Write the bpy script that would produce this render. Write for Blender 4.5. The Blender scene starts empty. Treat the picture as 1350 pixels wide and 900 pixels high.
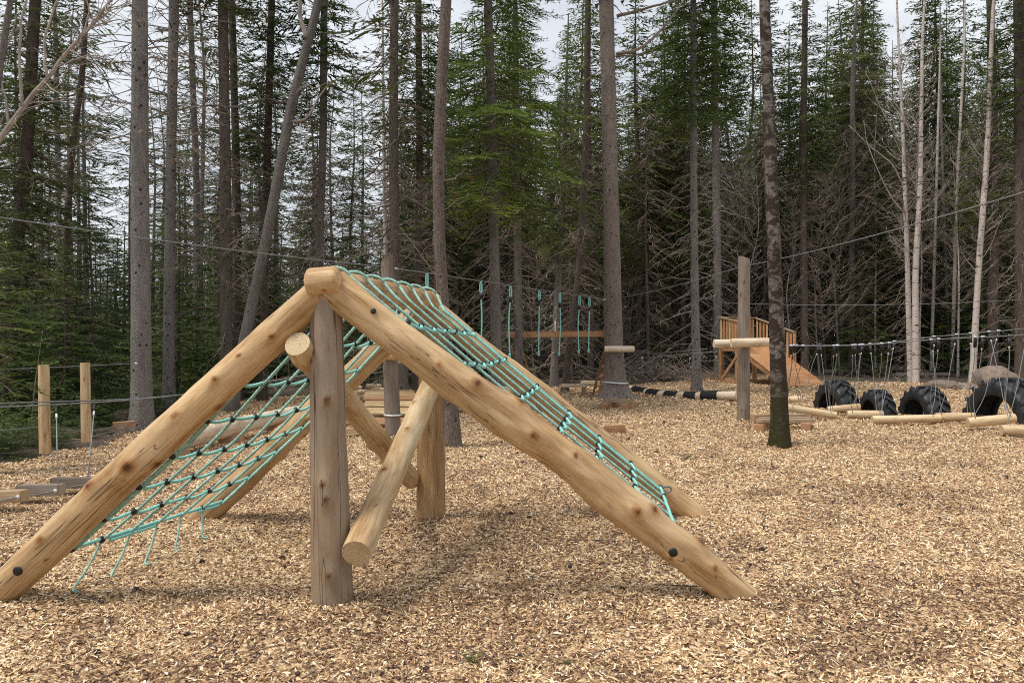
import bpy, math, random
import numpy as np
from mathutils import Vector, Matrix
import bmesh
PI = math.pi
scene = bpy.context.scene
COL = scene.collection
rng = np.random.default_rng(7)
random.seed(7)
F = 975.0; CAM_H = 1.6

# ------------------------------------------------------------------ layout helpers
def P(px, py, Y):
    return Vector(((px-675)/F*Y, Y, CAM_H-(py-450)/F*Y))
def G(px, py):
    Y = CAM_H*F/(py-450.0)
    return Vector(((px-675)/F*Y, Y, 0.0))

def smooth(a, b, x):
    t = np.clip((x-a)/(b-a), 0, 1); return t*t*(3-2*t)
def gz(x, y):
    x = np.asarray(x, float); y = np.asarray(y, float)
    z = 0.012*np.sin(1.3*x+.5)*np.cos(1.1*y+.3)+0.008*np.sin(2.7*x+1.1*y)+0.006*np.sin(4.1*y-2.2*x)
    r = smooth(27.5, 45, y - 0.10*np.abs(x-8))          # the wood floor climbs behind the clearing
    z = z + 1.15*r*smooth(-4, 6, x) + 0.35*r
    far = smooth(40, 120, np.hypot(x, y-10)); z = z + far*1.5*np.sin(x*.05)*np.cos(y*.045)
    return z
def gzf(x, y): return float(gz(x, y))

def vnoise(p):
    p = np.asarray(p, float); i = np.floor(p); f = p-i; f = f*f*(3-2*f)
    def h(a):
        s = np.sin(a[..., 0]*127.1+a[..., 1]*311.7+a[..., 2]*74.7)*43758.5453
        return s-np.floor(s)
    out = 0
    for dx in (0, 1):
        for dy in (0, 1):
            for dz in (0, 1):
                w = (f[..., 0] if dx else 1-f[..., 0])*(f[..., 1] if dy else 1-f[..., 1])*(f[..., 2] if dz else 1-f[..., 2])
                out = out+w*h(i+np.array([dx, dy, dz]))
    return out

# ------------------------------------------------------------------ mesh helpers
def mk(name, V, Fs, attrs=None, smooth_=True, mat=None):
    """V (n,3); Fs list of int arrays (m,k); attrs {name: (n,) or (n,3)}"""
    me = bpy.data.meshes.new(name)
    V = np.ascontiguousarray(V, dtype=np.float32)
    Fs = [np.asarray(f, dtype=np.int32) for f in Fs if len(f)]
    me.vertices.add(len(V)); me.vertices.foreach_set('co', V.ravel())
    loops = np.concatenate([f.ravel() for f in Fs])
    tot = np.concatenate([np.full(len(f), f.shape[1], np.int32) for f in Fs])
    start = np.concatenate([[0], np.cumsum(tot)[:-1]]).astype(np.int32)
    me.loops.add(len(loops)); me.loops.foreach_set('vertex_index', loops)
    me.polygons.add(len(tot)); me.polygons.foreach_set('loop_start', start)
    me.polygons.foreach_set('use_smooth', np.full(len(tot), smooth_, dtype=bool))
    me.update(calc_edges=True)
    for k, a in (attrs or {}).items():
        a = np.asarray(a, np.float32)
        if a.ndim == 1:
            at = me.attributes.new(k, 'FLOAT', 'POINT'); at.data.foreach_set('value', a)
        else:
            at = me.attributes.new(k, 'FLOAT_COLOR', 'POINT')
            c = np.ones((len(a), 4), np.float32); c[:, :3] = a; at.data.foreach_set('color', c.ravel())
    if mat: me.materials.append(mat)
    return me

class Acc:
    """collects quads/tris with per-vertex tone"""
    def __init__(s): s.V = []; s.Q = []; s.T = []; s.A = []; s.n = 0
    def add(s, V, Q, a=0.5, tri=False):
        V = np.asarray(V, float).reshape(-1, 3)
        (s.T if tri else s.Q).append(np.asarray(Q)+s.n); s.V.append(V)
        s.A.append(np.broadcast_to(np.asarray(a, float), (len(V),)) if np.ndim(a) < 2 else np.asarray(a))
        s.n += len(V)
    def mesh(s, name, mat=None, key='tone', sm=True):
        Fs = []
        if s.Q: Fs.append(np.concatenate(s.Q))
        if s.T: Fs.append(np.concatenate(s.T))
        return mk(name, np.concatenate(s.V), Fs, {key: np.concatenate(s.A)}, sm, mat)

def frame_of(d):
    d = d/np.linalg.norm(d, axis=-1, keepdims=True)
    up = np.where(np.abs(d[..., 2:3]) > .9, np.array([1., 0, 0]), np.array([0., 0, 1]))
    u = np.cross(up, d); u /= np.linalg.norm(u, axis=-1, keepdims=True)
    return u, np.cross(d, u)

def sticks(A, B, ra, rb, n=3):
    """batch of straight tapered prisms"""
    A = np.asarray(A, float).reshape(-1, 3); B = np.asarray(B, float).reshape(-1, 3)
    ra = np.broadcast_to(ra, (len(A),)); rb = np.broadcast_to(rb, (len(A),))
    u, v = frame_of(B-A+1e-9)
    th = np.arange(n)*2*PI/n
    off = np.cos(th)[None, :, None]*u[:, None]+np.sin(th)[None, :, None]*v[:, None]
    V = np.concatenate([A[:, None]+off*ra[:, None, None], B[:, None]+off*rb[:, None, None]], 1)
    m = len(A); k = np.arange(n)
    q = np.stack([k, (k+1) % n, (k+1) % n+n, k+n], 1)
    Q = (q[None]+(np.arange(m)*2*n)[:, None, None]).reshape(-1, 4)
    return V.reshape(-1, 3), Q

def tube(pts, r, n=8, twist=0.0, lobes=0, amp=0.0, caps=True):
    """one tube along a polyline; returns V, quads, tris(cap)"""
    pts = np.asarray([tuple(p) for p in pts], float); m = len(pts)
    r = np.broadcast_to(np.asarray(r, float), (m,))
    T = np.gradient(pts, axis=0); T /= np.linalg.norm(T, axis=1, keepdims=True)
    u0, _ = frame_of(T[:1]); u = u0[0]; U = []
    for i in range(m):
        u = u-T[i]*np.dot(u, T[i]); u /= np.linalg.norm(u); U.append(u)
    U = np.array(U); W = np.cross(T, U)
    th = np.arange(n)*2*PI/n
    if lobes:
        s = np.concatenate([[0], np.cumsum(np.linalg.norm(np.diff(pts, axis=0), axis=1))])
        rr = r[:, None]*(1+amp*np.cos(lobes*(th[None]-twist*s[:, None])))
    else: rr = np.repeat(r[:, None], n, 1)
    V = pts[:, None]+rr[..., None]*(np.cos(th)[None, :, None]*U[:, None]+np.sin(th)[None, :, None]*W[:, None])
    k = np.arange(n); q = np.stack([k, (k+1) % n, (k+1) % n+n, k+n], 1)
    Q = (q[None]+(np.arange(m-1)*n)[:, None, None]).reshape(-1, 4)
    V = V.reshape(-1, 3); Tn = np.zeros((0, 3), int)
    if caps:
        V = np.concatenate([V, pts[:1], pts[-1:]]); c0 = m*n; c1 = c0+1
        Tn = np.concatenate([np.stack([(k+1) % n, k, np.full(n, c0)], 1),
                             np.stack([(m-1)*n+k, (m-1)*n+(k+1) % n, np.full(n, c1)], 1)])
    return V, Q, Tn

def tubes_mesh(name, lst, mat, n=8, **kw):
    a = Acc()
    for pts, r in lst:
        V, Q, T = tube(pts, r, n, **kw)
        base = a.n; a.add(V, Q); a.T.append(T+base)
    return a.mesh(name, mat)

def curve3(ctrl, m=40):
    """Catmull-Rom through control points"""
    c = np.asarray([tuple(p) for p in ctrl], float)
    if len(c) == 2: return c[0]+(c[1]-c[0])*np.linspace(0, 1, m)[:, None]
    e = np.concatenate([[2*c[0]-c[1]], c, [2*c[-1]-c[-2]]])
    t = np.linspace(0, len(c)-1, m); i = np.minimum(t.astype(int), len(c)-2); f = (t-i)[:, None]
    p0, p1, p2, p3 = e[i], e[i+1], e[i+2], e[i+3]
    return .5*((2*p1)+(-p0+p2)*f+(2*p0-5*p1+4*p2-p3)*f*f+(-p0+3*p1-3*p2+p3)*f**3)

def sagline(A, B, sag, m=24):
    A = np.array(A); B = np.array(B); t = np.linspace(0, 1, m)[:, None]
    p = A+(B-A)*t; p[:, 2] -= sag*4*(t[:, 0]*(1-t[:, 0])); return p

# ------------------------------------------------------------------ object helpers
def wm(o):
    m = o.matrix_basis.copy(); p = o.parent
    while p: m = p.matrix_basis @ m; p = p.parent
    return m
def tag(o, label=None, cat=None, group=None, kind=None):
    if label: o['label'] = label
    if cat: o['category'] = cat
    if group: o['group'] = group
    if kind: o['kind'] = kind
    return o
def thing(name, label, cat, loc=(0, 0, 0), rz=0, group=None):
    o = bpy.data.objects.new(name, None); COL.objects.link(o)
    o.empty_display_size = .2
    o.matrix_basis = Matrix.Translation(loc) @ Matrix.Rotation(rz, 4, 'Z')
    return tag(o, label, cat, group)
def obj(name, me, parent=None, M=None):
    """M is the world matrix wanted"""
    o = bpy.data.objects.new(name, me); COL.objects.link(o)
    M = M or Matrix.Identity(4)
    if parent:
        o.parent = parent; o.matrix_basis = wm(parent).inverted() @ M
    else: o.matrix_basis = M
    return o
def axisM(A, B, up=(0, 0, 1)):
    A = Vector(A); z = (Vector(B)-A).normalized(); up = Vector(up)
    if abs(z.dot(up)) > .98: up = Vector((0, 1, 0))
    x = up.cross(z).normalized(); y = z.cross(x)
    M = Matrix((x, y, z)).transposed().to_4x4(); M.translation = A
    return M
def world_mesh(name, V, Fs, mat, parent, attrs=None, sm=True):
    """mesh given in world coordinates, stored relative to the parent's origin (or to its own base)"""
    V = np.asarray(V, float)
    o = wm(parent).translation if parent else Vector(((V[:, 0].min()+V[:, 0].max())/2, (V[:, 1].min()+V[:, 1].max())/2, V[:, 2].min()))
    return obj(name, mk(name, V-np.array(o), Fs, attrs, sm, mat), parent, Matrix.Translation(o))
def tube_obj(name, lst, mat, parent=None, n=8, **kw):
    a = Acc()
    for pts, r in lst:
        V, Q, T = tube(pts, r, n, **kw); b = a.n; a.add(V, Q); a.T.append(T+b)
    return world_mesh(name, np.concatenate(a.V), [np.concatenate(a.Q), np.concatenate(a.T)], mat, parent)

# ------------------------------------------------------------------ materials
def newmat(name):
    m = bpy.data.materials.new(name); m.use_nodes = True
    nt = m.node_tree; nt.nodes.clear()
    out = nt.nodes.new('ShaderNodeOutputMaterial'); b = nt.nodes.new('ShaderNodeBsdfPrincipled')
    nt.links.new(b.outputs[0], out.inputs[0])
    return m, nt, b, out
class N:
    def __init__(s, nt): s.nt = nt
    def __call__(s, t, ins=None, **props):
        n = s.nt.nodes.new('ShaderNode'+t)
        for k, v in props.items(): setattr(n, k, v)
        for k, v in (ins or {}).items():
            if isinstance(v, bpy.types.NodeSocket): s.nt.links.new(v, n.inputs[k])
            else: n.inputs[k].default_value = v
        return n
    def ramp(s, fac, stops, interp='LINEAR'):
        n = s.nt.nodes.new('ShaderNodeValToRGB'); n.color_ramp.interpolation = interp
        e = n.color_ramp.elements
        while len(e) < len(stops): e.new(0.5)
        for el, (p, c) in zip(e, stops):
            el.position = p; el.color = (*c, 1) if len(c) == 3 else c
        s.nt.links.new(fac, n.inputs[0]); return n.outputs[0]
    def mix(s, fac, a, b, mode='MIX'):
        n = s.nt.nodes.new('ShaderNodeMix'); n.data_type = 'RGBA'; n.blend_type = mode
        for i, v in ((0, fac), (6, a), (7, b)):
            if isinstance(v, bpy.types.NodeSocket): s.nt.links.new(v, n.inputs[i])
            elif i == 0: n.inputs[0].default_value = v
            else: n.inputs[i].default_value = (*v, 1)
        return n.outputs[2]
    def math(s, op, a, b=0.5):
        n = s.nt.nodes.new('ShaderNodeMath'); n.operation = op
        for i, v in ((0, a), (1, b)):
            if isinstance(v, bpy.types.NodeSocket): s.nt.links.new(v, n.inputs[i])
            else: n.inputs[i].default_value = v
        return n.outputs[0]
    def coord(s, scale=(1, 1, 1), rnd=True):
        tc = s('TexCoord'); v = tc.outputs['Object']
        if rnd:
            oi = s('ObjectInfo'); r = s.math('MULTIPLY', oi.outputs['Random'], 37.0)
            v = s('VectorMath', {0: v, 1: r}, operation='ADD').outputs[0]
        return s('Mapping', {'Vector': v, 'Scale': scale}).outputs[0]
    def noise(s, vec, scale, detail=4, rough=.55, dist=0):
        return s('TexNoise', {'Vector': vec, 'Scale': scale, 'Detail': detail, 'Roughness': rough, 'Distortion': dist}).outputs[0]

def wood(name, dark, mid, pale, grey=None, greyamt=0.0, crack=1.0, rough=.55):
    m, nt, b, out = newmat(name); k = N(nt)
    c1 = k.coord((1, 1, .10)); n1 = k.noise(c1, 26, 8, .65, .6)
    c2 = k.coord((1, 1, .35)); n2 = k.noise(c2, 3.2, 4, .6, .8)
    f = k.math('ADD', k.math('MULTIPLY', n1, .55), k.math('MULTIPLY', n2, .45))
    col = k.ramp(f, [(.37, dark), (.475, mid), (.58, pale)])
    fine = k.noise(k.coord((1, 1, .035)), 75, 4, .7)
    col = k.mix(.28, col, k.ramp(fine, [(.3, (.45, .42, .4)), (.7, (1.25, 1.25, 1.25))]), 'MULTIPLY')
    if grey:
        g = k.ramp(k.noise(k.coord((1, 1, .22)), 4.5, 5, .6, .4), [(.5-greyamt*.25, (0, 0, 0)), (.62-greyamt*.15, (1, 1, 1))])
        col = k.mix(k.math('MULTIPLY', g, greyamt), col, grey)
    # drying checks: long thin dark lines along the grain
    cr = k.noise(k.coord((1, 1, .010)), 15, 2, .5, .15)
    line = k.ramp(k.math('ABSOLUTE', k.math('SUBTRACT', cr, .5)), [(.0, (1, 1, 1)), (.012, (0, 0, 0))])
    msk = k.ramp(k.noise(k.coord((1, 1, .3)), 2.6, 2), [(.44, (0, 0, 0)), (.52, (1, 1, 1))])
    ln = k.math('MULTIPLY', k.math('MULTIPLY', line, msk), .8*crack)
    col = k.mix(ln, col, (.045, .028, .018))
    kn = k('Attribute', attribute_name='knot').outputs['Fac']
    kring = k.ramp(kn, [(.05, (1, 1, 1)), (.35, (.78, .62, .48)), (.62, (.5, .34, .22)), (.8, (.22, .12, .07)), (1, (.08, .045, .03))])
    col = k.mix(1.0, col, kring, 'MULTIPLY')
    # end grain
    en = k('Attribute', attribute_name='endg').outputs['Fac']
    tc = k('TexCoord').outputs['Object']; sx = k('SeparateXYZ', {0: tc})
    d = k.math('SQRT', k.math('ADD', k.math('MULTIPLY', sx.outputs[0], sx.outputs[0]), k.math('MULTIPLY', sx.outputs[1], sx.outputs[1])))
    d = k.math('ADD', d, k.math('MULTIPLY', k.noise(tc, 9, 3), .02))
    ring = k.math('SINE', k.math('MULTIPLY', d, 620.0))
    ecol = k.mix(k.math('ADD', k.math('MULTIPLY', ring, .35), .5), tuple(x*.72 for x in mid), tuple(min(1, x*1.05) for x in pale))
    spl = k.ramp(k.math('ABSOLUTE', k.math('SUBTRACT', k.noise(tc, 14, 2), .5)), [(0, (.25, .2, .17)), (.012, (1, 1, 1))])
    ecol = k.mix(.7, ecol, spl, 'MULTIPLY')
    col = k.mix(en, col, ecol)
    nt.links.new(col, b.inputs['Base Color']); b.inputs['Roughness'].default_value = rough
    b.inputs['Specular IOR Level'].default_value = .4
    st = k.ramp(k.noise(k.coord((1, 1, .5)), 2.3, 6, .7, .7), [(.30, (.62, .50, .40)), (.46, (1, 1, 1)), (.62, (1, 1, 1)), (.74, (1.18, 1.15, 1.1))])
    col = k.mix(.8, col, st, 'MULTIPLY'); nt.links.new(col, b.inputs['Base Color'])
    fac = k('TexVoronoi', {'Vector': k.coord((1, 1, .28)), 'Scale': 11.0}, feature='SMOOTH_F1').outputs[0]
    h = k.math('SUBTRACT', k.math('ADD', k.math('MULTIPLY', n1, .7), k.math('MULTIPLY', fac, .55)), k.math('MULTIPLY', ln, 1.2))
    bp = k('Bump', {'Height': h, 'Strength': .45, 'Distance': .014}); nt.links.new(bp.outputs[0], b.inputs['Normal'])
    return m

def plain(name, col, rough=.5, metal=0.0, var=.25, scale=30, bump=0.1, spec=.4):
    m, nt, b, out = newmat(name); k = N(nt)
    n = k.noise(k.coord(), scale, 4)
    c = k.ramp(n, [(.3, tuple(x*(1-var) for x in col)), (.7, tuple(min(1, x*(1+var)) for x in col))])
    nt.links.new(c, b.inputs['Base Color']); b.inputs['Roughness'].default_value = rough
    b.inputs['Metallic'].default_value = metal; b.inputs['Specular IOR Level'].default_value = spec
    if bump:
        bp = k('Bump', {'Height': n, 'Strength': bump, 'Distance': .01}); nt.links.new(bp.outputs[0], b.inputs['Normal'])
    return m

def bark(name, c1, c2, fissure=.4, spots=0.0, patch=None, patch_amt=.5, patch_scale=(3, 3, 2.2), base_moss=None, birch=False, vscale=.25):
    m, nt, b, out = newmat(name); k = N(nt)
    n1 = k.noise(k.coord((1, 1, vscale)), 22, 8, .7, .5)
    vz = k('TexVoronoi', {'Vector': k.coord((1, 1, .45)), 'Scale': 34.0}, feature='DISTANCE_TO_EDGE').outputs[0]
    n2 = k.noise(k.coord((1, 1, .5)), 3, 5, .6)
    f = k.math('ADD', k.math('MULTIPLY', n1, .6), k.math('MULTIPLY', n2, .4))
    col = k.ramp(f, [(.33, c2), (.62, c1)])
    ed = k.ramp(vz, [(.0, (1-fissure,)*3), (.16, (1, 1, 1))])
    col = k.mix(1, col, ed, 'MULTIPLY')
    h = k.math('ADD', k.math('MULTIPLY', n1, .7), k.math('MULTIPLY', vz, .8))
    if spots:
        v = k('TexVoronoi', {'Vector': k.coord((1, 1, .75)), 'Scale': 7.5, 'Randomness': 1.0}).outputs[0]
        s = k.ramp(v, [(.13, (1, 1, 1)), (.2, (0, 0, 0))])
        col = k.mix(k.math('MULTIPLY', s, spots), col, (.035, .025, .02))
        h = k.math('ADD', h, k.math('MULTIPLY', s, .8))
    if patch:
        pn = k.noise(k.coord(patch_scale), 2.2, 6, .68, .6)
        pm = k.ramp(pn, [(.5-patch_amt*.12, (0, 0, 0)), (.55-patch_amt*.06, (1, 1, 1))])
        col = k.mix(pm, col, patch); h = k.math('ADD', h, k.math('MULTIPLY', pm, .5))
    if birch:
        bn = k.noise(k.coord((.8, .8, 5)), 3.2, 5, .65)
        bm = k.ramp(bn, [(.57, (0, 0, 0)), (.62, (1, 1, 1))])
        col = k.mix(bm, col, (.06, .045, .04))
    if base_moss:
        sz = k('SeparateXYZ', {0: k('TexCoord').outputs['Object']}).outputs[2]
        t = k.math('ADD', k.math('MULTIPLY', sz, base_moss[1]), k.math('MULTIPLY', k.noise(k.coord(), 7, 5), .9))
        col = k.mix(k.ramp(t, [(.5, (1, 1, 1)), (1.0, (0, 0, 0))]), col, base_moss[0])
    nt.links.new(col, b.inputs['Base Color']); b.inputs['Roughness'].default_value = .9
    b.inputs['Specular IOR Level'].default_value = .15
    bp = k('Bump', {'Height': h, 'Strength': .7, 'Distance': .02}); nt.links.new(bp.outputs[0], b.inputs['Normal'])
    return m

def leafmat(name, dark, mid, light, trans=.25):
    m, nt, b, out = newmat(name); k = N(nt)
    t = k('Attribute', attribute_name='tone').outputs['Fac']
    oi = k('ObjectInfo').outputs['Random']
    f = k.math('ADD', k.math('MULTIPLY', t, .8), k.math('MULTIPLY', oi, .2))
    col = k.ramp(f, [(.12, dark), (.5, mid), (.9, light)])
    nt.links.new(col, b.inputs['Base Color']); b.inputs['Roughness'].default_value = .6
    b.inputs['Specular IOR Level'].default_value = .25
    tr = k('BsdfTranslucent', {'Color': col}); mx = k('MixShader', {0: trans, 1: b.outputs[0], 2: tr.outputs[0]})
    nt.links.new(mx.outputs[0], out.inputs[0])
    return m

M = {}
M['leg'] = wood('peeled_log_honey', (0.326, 0.172, 0.065), (0.498, 0.317, 0.142), (0.623, 0.440, 0.241), (0.419, 0.308, 0.194), .3, 1.15, .5)
M['post'] = wood('weathered_post', (.20, .125, .07), (.31, .215, .13), (.39, .29, .19), (.25, .205, .165), .6, 1.3)
M['post_warm'] = wood('amber_post', (.26, .14, .06), (.37, .225, .105), (.47, .31, .16), None, 0, 1.0)
M['farpost'] = wood('grey_post', (.14, .10, .072), (.22, .165, .125), (.30, .24, .19), (.20, .17, .145), .6)
M['brace'] = wood('peeled_brace', (.36, .22, .10), (.52, .36, .19), (.64, .50, .31), None, 0, .5)
M['pale'] = wood('pale_log', (.46, .31, .16), (.62, .46, .27), (.72, .58, .38), None, 0, .4)
M['white'] = wood('pale_platform_log', (.50, .38, .25), (.66, .54, .39), (.76, .66, .52), None, 0, .5)
M['plank'] = wood('sawn_plank', (.28, .14, .065), (.38, .20, .10), (.47, .28, .15), None, 0, .4)
M['deck'] = wood('deck_board', (0.392, 0.189, 0.085), (0.490, 0.249, 0.118), (0.568, 0.318, 0.163), None, 0, .3)
M['beam'] = wood('timber_beam', (.27, .17, .09), (.40, .27, .15), (.50, .37, .22), (.30, .26, .22), .4)
M['greyplank'] = wood('grey_plank', (.23, .18, .135), (.33, .27, .21), (.42, .35, .28), (.22, .19, .17), .5)
M['cross_rope'] = plain('turquoise_rope', (.25, .58, .53), .6, 0, .2, 60)
M['rope'] = plain('faded_teal_rope', (.27, .47, .41), .7, 0, .3, 20)
M['black'] = plain('black_plastic', (.012, .012, .014), .45)
M['wrap'] = plain('black_rubber_wrap', (.012, .012, .013), .8)
M['steel'] = plain('galvanised_cable', (.20, .21, .22), .6, .2)
M['clamp'] = plain('bright_clamp', (.72, .74, .76), .35, .3)
M['rubber'] = plain('tyre_rubber', (.020, .0215, .025), .55, 0, .5, 6, .15, .5)
M['rock'] = plain('granite_rock', (0.200, 0.156, 0.122), .9, 0, .35, 7, .6)
M['twig'] = plain('dead_twig', (0.280, 0.231, 0.196), .9, 0, .35, 5, 0)
M['twigd'] = plain('dark_twig', (0.205, 0.163, 0.132), .9, 0, .35, 5, 0)
M['twigp'] = plain('pale_twig', (.33, .285, .25), .9, 0, .3, 5, 0)
M['bark_scaly'] = bark('scaly_grey_bark', (0.268, 0.246, 0.229), (0.146, 0.130, 0.121), .45, 1.0)
M['bark_brown'] = bark('brown_bark', (0.206, 0.169, 0.145), (0.094, 0.073, 0.061), .5, .7)
M['bark_spruce'] = bark('ruddy_grey_bark', (.31, .26, .228), (.165, .132, .114), .5, .8)
M['bark_dark'] = bark('dark_bark', (0.165, 0.131, 0.112), (0.079, 0.060, 0.049), .5, .3)
M['bark_moss'] = bark('mossy_bark', (.23, .205, .18), (.12, .10, .088), .4, 0, (.042, .030, .024), .5, (2.4, 2.2, 3.6), ((.040, .036, .014), .36))
M['bark_birch'] = bark('birch_bark', (0.64, 0.58, 0.54), (0.44, 0.37, 0.33), .12, 0, birch=True, vscale=1.6)
M['bark_grey'] = bark('plain_grey_bark', (0.233, 0.211, 0.194), (0.121, 0.108, 0.100), .4, .4)
M['fir'] = leafmat('fir_needles', (0.040, 0.064, 0.020), (0.087, 0.133, 0.036), (0.177, 0.216, 0.055), .3)
M['firb'] = leafmat('bright_fir_needles', (0.054, 0.093, 0.020), (0.127, 0.185, 0.039), (0.228, 0.275, 0.061), .35)
M['spruce'] = leafmat('dark_spruce_needles', (0.060, 0.079, 0.029), (0.124, 0.159, 0.052), (0.222, 0.243, 0.081), .3)
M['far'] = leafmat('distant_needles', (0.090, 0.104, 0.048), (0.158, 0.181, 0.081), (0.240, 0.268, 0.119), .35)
M['pine'] = leafmat('pale_needles', (0.069, 0.092, 0.052), (0.127, 0.155, 0.086), (0.196, 0.218, 0.127), .35)
M['rust'] = leafmat('rusty_needles', (.14, .06, .025), (.24, .11, .05), (.32, .17, .08))
# ================================================================== GROUND
def poly_sd(x, y, poly):
    """signed distance, positive inside"""
    x = np.asarray(x, float); y = np.asarray(y, float)
    inside = np.zeros(x.shape, bool); d2 = np.full(x.shape, 1e9)
    n = len(poly)
    for i in range(n):
        x0, y0 = poly[i]; x1, y1 = poly[(i+1) % n]
        c = ((y0 > y) != (y1 > y)); xi = (x1-x0)*(y-y0)/((y1-y0) or 1e-9)+x0
        inside ^= c & (x < xi)
        L2 = (x1-x0)**2+(y1-y0)**2; t = np.clip(((x-x0)*(x1-x0)+(y-y0)*(y1-y0))/L2, 0, 1)
        d2 = np.minimum(d2, (x-x0-t*(x1-x0))**2+(y-y0-t*(y1-y0))**2)
    return np.where(inside, 1, -1)*np.sqrt(d2)
YARD = [(-6.95, 9.8), (-6.5, 11.3), (-7.1, 14.2), (-7.6, 19.5), (-5.5, 24), (-1.9, 25.5), (1.2, 27), (4.3, 27.2), (6.2, 29.6), (8, 32.5),
        (11, 32), (12.6, 29.2), (20, 28), (30, 25), (40, 18), (40, -8), (-14, -8), (-13, 4), (-9, 8.6)]
def yard_sd(x, y):
    p = np.stack([np.asarray(x)*1.1, np.asarray(y)*1.1, np.zeros(np.shape(x))], -1)
    return poly_sd(x, y, YARD)+(vnoise(p)-.5)*.8+(vnoise(p*4)-.5)*.25
HEAPS = [((px-675)/F*CAM_H*F/(py-450), CAM_H*F/(py-450), w_, h_) for px, py, w_, h_ in
         ((440, 795, .22, .02), (568, 685, .24, .035), (8, 778, .28, .03), (990, 797, .25, .02), (258, 690, .3, .04), (925, 682, .3, .02), (519, 577, .3, .04), (980, 556, .3, .04), (1029, 586, .32, .06), (811, 522, .8, .05), (919, 515, .4, .06), (600, 586, .3, .05), (187, 560, .4, .06))]
def chipz(x, y):
    p = np.stack([np.asarray(x, float), np.asarray(y, float), np.zeros(np.shape(x))], -1)
    bump = .05*(vnoise(p*1.7)-.5)+.028*(vnoise(p*5.3+9)-.5)
    e = smooth(-.15, .45, yard_sd(x, y))
    for (hx, hy, hw, hh) in HEAPS:                          # chips kicked up against the posts
        bump = bump+hh*np.exp(-((p[..., 0]-hx)**2+(p[..., 1]-hy)**2)/hw**2)
    return gz(x, y)-.075+.085*e+bump*e
def chipzf(x, y): return float(chipz(np.array([x]), np.array([y]))[0])

# terrain, one sheet to the horizon
def axis(lo, hi, c0, c1, step):
    core = list(np.arange(c0, c1, step)); a = []; s = step; v = c0
    while v > lo: s *= 1.14; v -= s; a.append(v)
    b = []; s = step; v = core[-1]
    while v < hi: s *= 1.14; v += s; b.append(v)
    return np.array(a[::-1]+core+b)
xs = axis(-900, 900, -16, 34, .3); ys = axis(-300, 1200, -8, 48, .3)
X, Y = np.meshgrid(xs, ys); nx, ny = len(xs), len(ys)
sd = np.where((np.abs(X) < 60) & (np.abs(Y-15) < 60), yard_sd(X, Y), -9)
p = np.stack([X, Y, 0*X], -1)
rough = np.where(sd < 0, smooth(0, 1.2, -sd), 0)*(.16*(vnoise(p*.9)-.4)+.07*(vnoise(p*3.1)-.4))*(np.hypot(X, Y) < 90)
Z = gz(X, Y)+rough-.085*smooth(-.1, .5, sd)
idx = np.arange(nx*ny).reshape(ny, nx)
Q = np.stack([idx[:-1, :-1], idx[:-1, 1:], idx[1:, 1:], idx[1:, :-1]], -1).reshape(-1, 4)
m, nt, b, out = newmat('forest_floor'); k = N(nt)
c = k.coord(rnd=False)
n1 = k.noise(c, 1.1, 6, .65); n2 = k.noise(c, 28, 5, .7); n3 = k.noise(c, .35, 3)
col = k.ramp(n2, [(.3, (.030, .021, .015)), (.5, (.075, .052, .036)), (.68, (.15, .105, .07))])
col = k.mix(k.ramp(n1, [(.5, (0, 0, 0)), (.62, (1, 1, 1))]), col, (.03, .042, .014))
nt.links.new(col, b.inputs['Base Color']); b.inputs['Roughness'].default_value = .95
bp = k('Bump', {'Height': n2, 'Strength': .8, 'Distance': .04}); nt.links.new(bp.outputs[0], b.inputs['Normal'])
tag(obj('ground', mk('ground', np.stack([X, Y, Z], -1).reshape(-1, 3), [Q], None, True, m)), kind='structure')

# wood chip yard: a thick sheet with a ragged edge
xs = np.arange(-14.2, 34, .12); ys = np.arange(-6, 34, .12); X, Y = np.meshgrid(xs, ys); nx, ny = len(xs), len(ys)
sd = yard_sd(X, Y); Z = chipz(X, Y)
idx = np.arange(nx*ny).reshape(ny, nx)
Q = np.stack([idx[:-1, :-1], idx[:-1, 1:], idx[1:, 1:], idx[1:, :-1]], -1).reshape(-1, 4)
Q = Q[sd.reshape(-1)[Q].min(1) > -.25]
used = np.unique(Q); rm = np.full(nx*ny, -1); rm[used] = np.arange(len(used))
m, nt, b, out = newmat('wood_chip_bed'); k = N(nt)
c = k.coord(rnd=False)
dn = k('TexNoise', {'Vector': c, 'Scale': 40.0, 'Detail': 2.0})
cv = k.mix(.012, c, dn.outputs[1], 'ADD')
vo = k('TexVoronoi', {'Vector': cv, 'Scale': 42.0, 'Randomness': 1.0})
hue = k('SeparateColor', {0: vo.outputs[1]}).outputs[0]
col = k.ramp(hue, [(0, (.06, .036, .028)), (.2, (.22, .125, .075)), (.45, (.48, .31, .17)), (.7, (.64, .45, .26)), (1, (.78, .61, .40))])
big = k.noise(c, .8, 4, .6)
col = k.mix(k.ramp(big, [(.5, (0, 0, 0)), (.68, (.55, .55, .55))]), col, (.20, .115, .07))
edge = k('TexVoronoi', {'Vector': cv, 'Scale': 42.0}, feature='DISTANCE_TO_EDGE').outputs[0]
nt.links.new(col, b.inputs['Base Color']); b.inputs['Roughness'].default_value = .85
b.inputs['Specular IOR Level'].default_value = .2
hh = k.math('ADD', k.math('MULTIPLY', edge, 1.5), hue)
bp = k('Bump', {'Height': hh, 'Strength': .9, 'Distance': .02}); nt.links.new(bp.outputs[0], b.inputs['Normal'])
V = np.stack([X, Y, Z], -1).reshape(-1, 3)[used]
tag(obj('wood_chip_yard', mk('wood_chip_yard', V, [rm[Q]], None, True, m)), kind='structure')

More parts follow.
